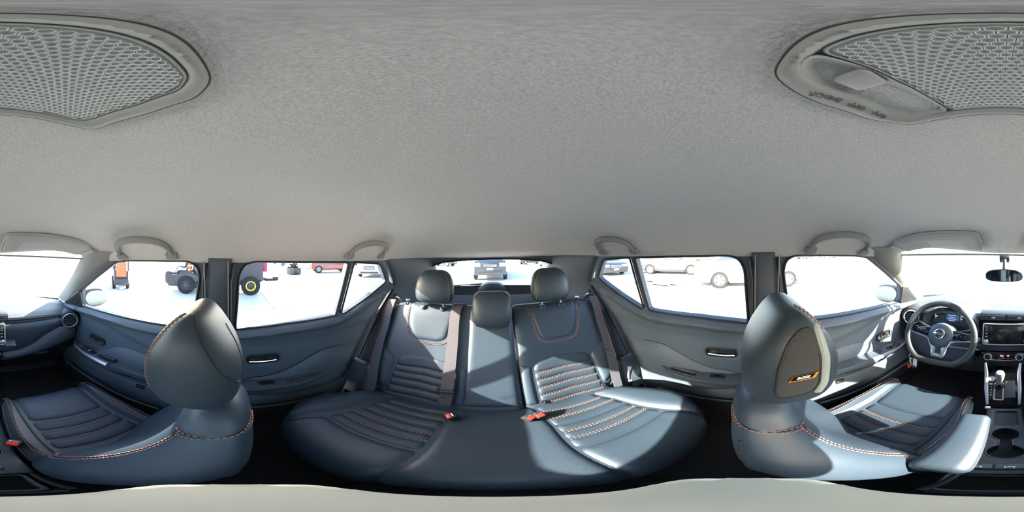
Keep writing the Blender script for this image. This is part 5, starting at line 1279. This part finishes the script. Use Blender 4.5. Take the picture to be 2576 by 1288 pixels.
# operator: one skinned figure, seated, hands on the wheel
def skin(name, J, E, m, parent, root=0, sub=2):
    me = bpy.data.meshes.new(name); me.from_pydata([j[:3] for j in J], E, [])
    o = bpy.data.objects.new(name, me); COL.objects.link(o)
    md = o.modifiers.new('skin', 'SKIN'); md.use_smooth_shade = True
    for i, j in enumerate(J):
        sv = me.skin_vertices[0].data[i]; sv.radius = (j[3], j[4] if len(j) > 4 else j[3]); sv.use_root = i == root
    o.modifiers.new('sub', 'SUBSURF').levels = sub
    o.modifiers['sub'].render_levels = sub
    dg = bpy.context.evaluated_depsgraph_get(); dg.update()
    m2 = bpy.data.meshes.new_from_object(o.evaluated_get(dg)); m2.name = name
    bpy.data.objects.remove(o)
    return link(name, m2, m, parent, sharp=180)
pr = thing('person', 'seated person in orange and white high-visibility vest on the dark tractor', 'person', (-6.75, -2.02, .78))
# local frame: facing -y
J = [(0, .02, .05, .15, .11), (0, .05, .26, .14, .10), (0, .04, .44, .17, .11), (0, .02, .54, .07, .07), (0, .00, .62, .055, .055),
     (-.11, -.05, .03, .085), (-.13, -.42, .06, .062), (-.13, -.48, -.36, .045), (-.13, -.62, -.40, .035),
     (.11, -.05, .03, .085), (.13, -.42, .06, .062), (.13, -.48, -.36, .045), (.13, -.62, -.40, .035),
     (-.20, .03, .47, .062), (-.27, -.06, .22, .045), (-.17, -.30, .26, .032), (-.16, -.36, .27, .030),
     (.20, .03, .47, .062), (.27, -.06, .22, .045), (.17, -.30, .26, .032), (.16, -.36, .27, .030)]
E = [(0, 1), (1, 2), (2, 3), (3, 4), (0, 5), (5, 6), (6, 7), (7, 8), (0, 9), (9, 10), (10, 11), (11, 12), (2, 13), (13, 14), (14, 15), (15, 16), (2, 17), (17, 18), (18, 19), (19, 20)]
body = skin('body', J, E, mat('work_clothes', (.04, .05, .08), .8), pr)
SKN = mat('skin', (.45, .26, .18), .55)
b = MB(); b.grid(lambda u, v: (lambda th, z: V(((.078 - .02 * max(0, -z / .11)) * math.cos(th) * math.sqrt(max(0, 1 - (z / .125) ** 2)), (.098) * math.sin(th) * math.sqrt(max(0, 1 - (z / .125) ** 2)) - .012 + (-.022 * math.exp(-((th - 1.5 * PI) / .22) ** 2 - ((z + .02) / .025) ** 2)), .74 + z)))(u * 2 * PI, -.125 + .25 * v), 32, 20, cu=True); hdm = b.build('head', SKN, pr, sharp=180)
for s in (-1, 1):
    b = MB(); b.box((s * .033, -.098, .755), (.022, .012, .010), bev=.004); b.build('eye', WHI, hdm)
    b = MB(); b.box((s * .080, .0, .74), (.014, .034, .05), bev=.006); b.build('ear', SKN, hdm)
    J2 = [(s * .16, -.36, .27, .026, .016), (s * .155, -.42, .285, .034, .015)]; E2 = [(0, 1)]
    for k in range(4):
        x = s * (.130 + .017 * k); l = (.9, 1.05, 1, .8)[k]; i = len(J2)
        J2 += [(x, -.435, .290, .009), (x, -.465 - .01 * l, .285, .0085), (x, -.470 - .005 * l, .262, .008), (x, -.452, .248, .0075)]; E2 += [(1, i), (i, i + 1), (i + 1, i + 2), (i + 2, i + 3)]
    i = len(J2); J2 += [(s * .118, -.40, .275, .011), (s * .108, -.43, .262, .009)]; E2 += [(0, i), (i, i + 1)]
    skin('hand', J2, E2, SKN, pr, sub=1)
b = MB(); b.box((0, -.098, .690), (.042, .008, .008), bev=.003); b.build('mouth', mat('lips', (.35, .13, .11), .5), hdm)
b = MB().lathe([(.0, .135), (.05, .125), (.085, .08), (.098, .02), (.102, .015), (.104, .01)], Matrix.Translation((0, -.01, .765)), 28); b.lathe([(.102, .015), (.125, .010), (.124, .006), (.10, .008)], Matrix.Translation((0, -.01, .765)), 28); b.build('hard_hat', WHI, pr)
VO = mat('vest_orange', (.95, .20, .03), .7); VW = mat('vest_band', (.85, .86, .80), .4)
vst = [(0, .11, .165), (.12, .125, .16), (.26, .125, .165), (.38, .13, .185), (.47, .11, .17), (.52, .07, .10)]
vf = tabsmooth(vst, 5)
def VS(u, z, k=0): d, w2 = lerp(vf, z); th = u * 2 * PI; return V(((w2 + k) * math.cos(th), .045 + (d + k) * math.sin(th), z))
b = MB().grid(lambda u, v: VS(u, v * .52), 32, 20, cu=True); ve = b.build('vest', VO, pr, sharp=180)
for z in (.10, .27): MB().grid(lambda u, v: VS(u, z + .055 * v, .006), 32, 3, cu=True).build('reflective_band', VW, ve)
for a in (.66, .84, .16, .34): MB().grid(lambda u, v: VS(a + .022 * (u - .5), .14 + .37 * v, .008), 3, 12).build('shoulder_band', VW, ve)

# fork lift ahead on the passenger side
t = thing('forklift', 'small dark forklift with an orange rear cover standing ahead of the tractor', 'forklift', (-6.0, -5.15, 0))
t.rotation_euler = (0, 0, hd(1, 1) + PI)
ORG = mat('orange_cover', (.45, .11, .03), .5)
b = MB(); b.box((0, -.2, .55), (.62, 1.2, .55), bev=.06); b.build('chassis', DK, t)
b = MB(); b.box((0, -.82, .86), (.44, .12, .62), bev=.04); b.build('engine_cover', ORG, t)
b = MB(); b.box((0, -.80, .34), (.64, .24, .30), bev=.06); b.build('counterweight', DK, t)
for s in (-1, 1):
    b = MB().tube([(s * .31, -.75, .8), (s * .30, -.62, 1.95), (s * .30, .3, 1.98), (s * .31, .48, .8)], .03, 8); b.build('guard_post', DK, t)
    b = MB(); b.box((s * .20, .62, 1.05), (.07, .10, 2.0), bev=.01); b.build('mast_rail', DK, t)
    b = MB(); b.box((s * .18, 1.15, .10), (.10, 1.0, .04), bev=.01, taper=(1, .96)); b.build('fork', DK, t)
    for yy, r in ((-.6, .20), (.35, .24)): wheel(t, Matrix.Translation((s * .30, yy, r)) @ Matrix.Rotation(s * PI / 2, 4, 'Y'), r, .14, WHI, 5)
for k in range(5): MB().box((0, -.5 + .2 * k, 1.97), (.62, .03, .03), bev=.006).build('guard_bar', DK, t)
b = MB(); b.box((.36, -.7, .75), (.06, .10, .95), bev=.02); b.build('light_panel', WHI, t)
b = MB(); b.box((0, -.15, .90), (.42, .40, .12), bev=.04); st_ = b.build('operator_seat', PLB, t)
MB().box((0, -.36, 1.15), (.40, .10, .45), bev=.04).build('seat_rest', PLB, st_)

# bin, bucket, torn sheets, stick, far objects
t = thing('parts_bin', 'black bin heaped with scrap parts, left of the red vehicle', 'bin', (-13.4, 5.0, 0))
t.rotation_euler = (0, 0, .4)
b = MB(); b.box((0, 0, .28), (.95, .85, .56), bev=.05, taper=(1.1, 1.1)); b.build('tub', PLB, t)
b = MB().tube([(-.50, -.45, .56), (.50, -.45, .56), (.50, .45, .56), (-.50, .45, .56)], .035, 6, closed=True); b.build('rim', PLB, t)
b = MB()
for k in range(16): b.box((random.uniform(-.32, .32), random.uniform(-.3, .3), random.uniform(.55, .92)), (random.uniform(.1, .35), random.uniform(.06, .2), random.uniform(.05, .2)), rot=Matrix.Rotation(random.uniform(-1, 1), 3, V((random.random(), random.random(), .3)).normalized()), bev=.015)
stuff(b.build('scrap_parts', UND, t))
t = thing('bucket', 'white plastic bucket on the ground beside the black bin', 'bucket', (-12.35, 5.45, 0))
b = MB().lathe([(.0, .01), (.17, .0), (.22, .50), (.235, .50), (.235, .54), (.215, .54), (.165, .05), (0, .05)], Matrix(), 24); b.build('pail', WHI, t)
b = MB().tube([(.23 * math.cos(a), .05, .50 - .18 * math.sin(a)) for a in np.linspace(0, PI, 12)], .008, 6); b.build('bail', SIL, t)
t = thing('torn_sheeting', 'torn grey plastic sheeting lying flat on the ground short of the smashed grey sedan', 'debris', (6.1, 3.75, 0))
SH = mat('torn_plastic', (.22, .23, .24), .5)
for k in range(9):
    c = V((random.uniform(-.5, .5), random.uniform(-.75, .75), .03)); a0 = random.uniform(0, 6)
    pts = [(random.uniform(.10, .42) * math.cos(a), random.uniform(.10, .42) * math.sin(a) * 1.4) for a in np.linspace(a0, a0 + 2 * PI, 8, endpoint=False)]
    tl = random.uniform(.05, .35)
    b = MB(); b.prism(pts, lambda x, y: c + V((x, y, abs(x) * tl + .0)), lambda x, y: c + V((x, y, abs(x) * tl + .025))); b.build('torn_sheet', SH, t)
t = thing('broken_rod', 'thin broken rod on the ground right of the torn sheeting', 'debris', (5.86, 2.7, 0))
b = MB().tube([(.05, .28, .03), (0, 0, .035), (-.02, -.2, .03)], .014, 6); b.build('shaft', SH, t)
b = MB(); b.box((-.02, -.24, .045), (.10, .12, .07), bev=.02); b.build('end_bracket', SH, t)
t = thing('storage_tank', 'small turquoise tank in the distance above the tail of the white sedan', 'tank', (21.5, 6.9, 0))
b = MB().lathe([(.0, 0), (.5, .0), (.52, .1), (.52, .95), (.45, 1.1), (.12, 1.18), (.12, 1.25), (0, 1.25)], Matrix(), 24); b.build('shell', mat('turquoise', (.03, .42, .50), .45), t)
for z in (.3, .6, .9): MB().lathe([(.52, z), (.545, z + .03), (.52, z + .06)], Matrix(), 24).build('band', mat('turquoise', (.03, .42, .50), .45), t)
t = thing('waste_container', 'orange container in the distance at the top edge of the driver window', 'container', (44, -25, 0))
b = MB(); b.box((0, 0, .85), (2.2, 1.6, 1.3), bev=.05, taper=(1.15, 1.1)); b.build('box', ORG, t)
for k in range(5): MB().box((-1.17, -.6 + .3 * k, .85), (.10, .08, 1.1), bev=.02).build('side_rib', ORG, t)
for q in (-.7, .7): MB().box((0, q, .1), (1.9, .14, .2), bev=.02).build('skid', UND, t)
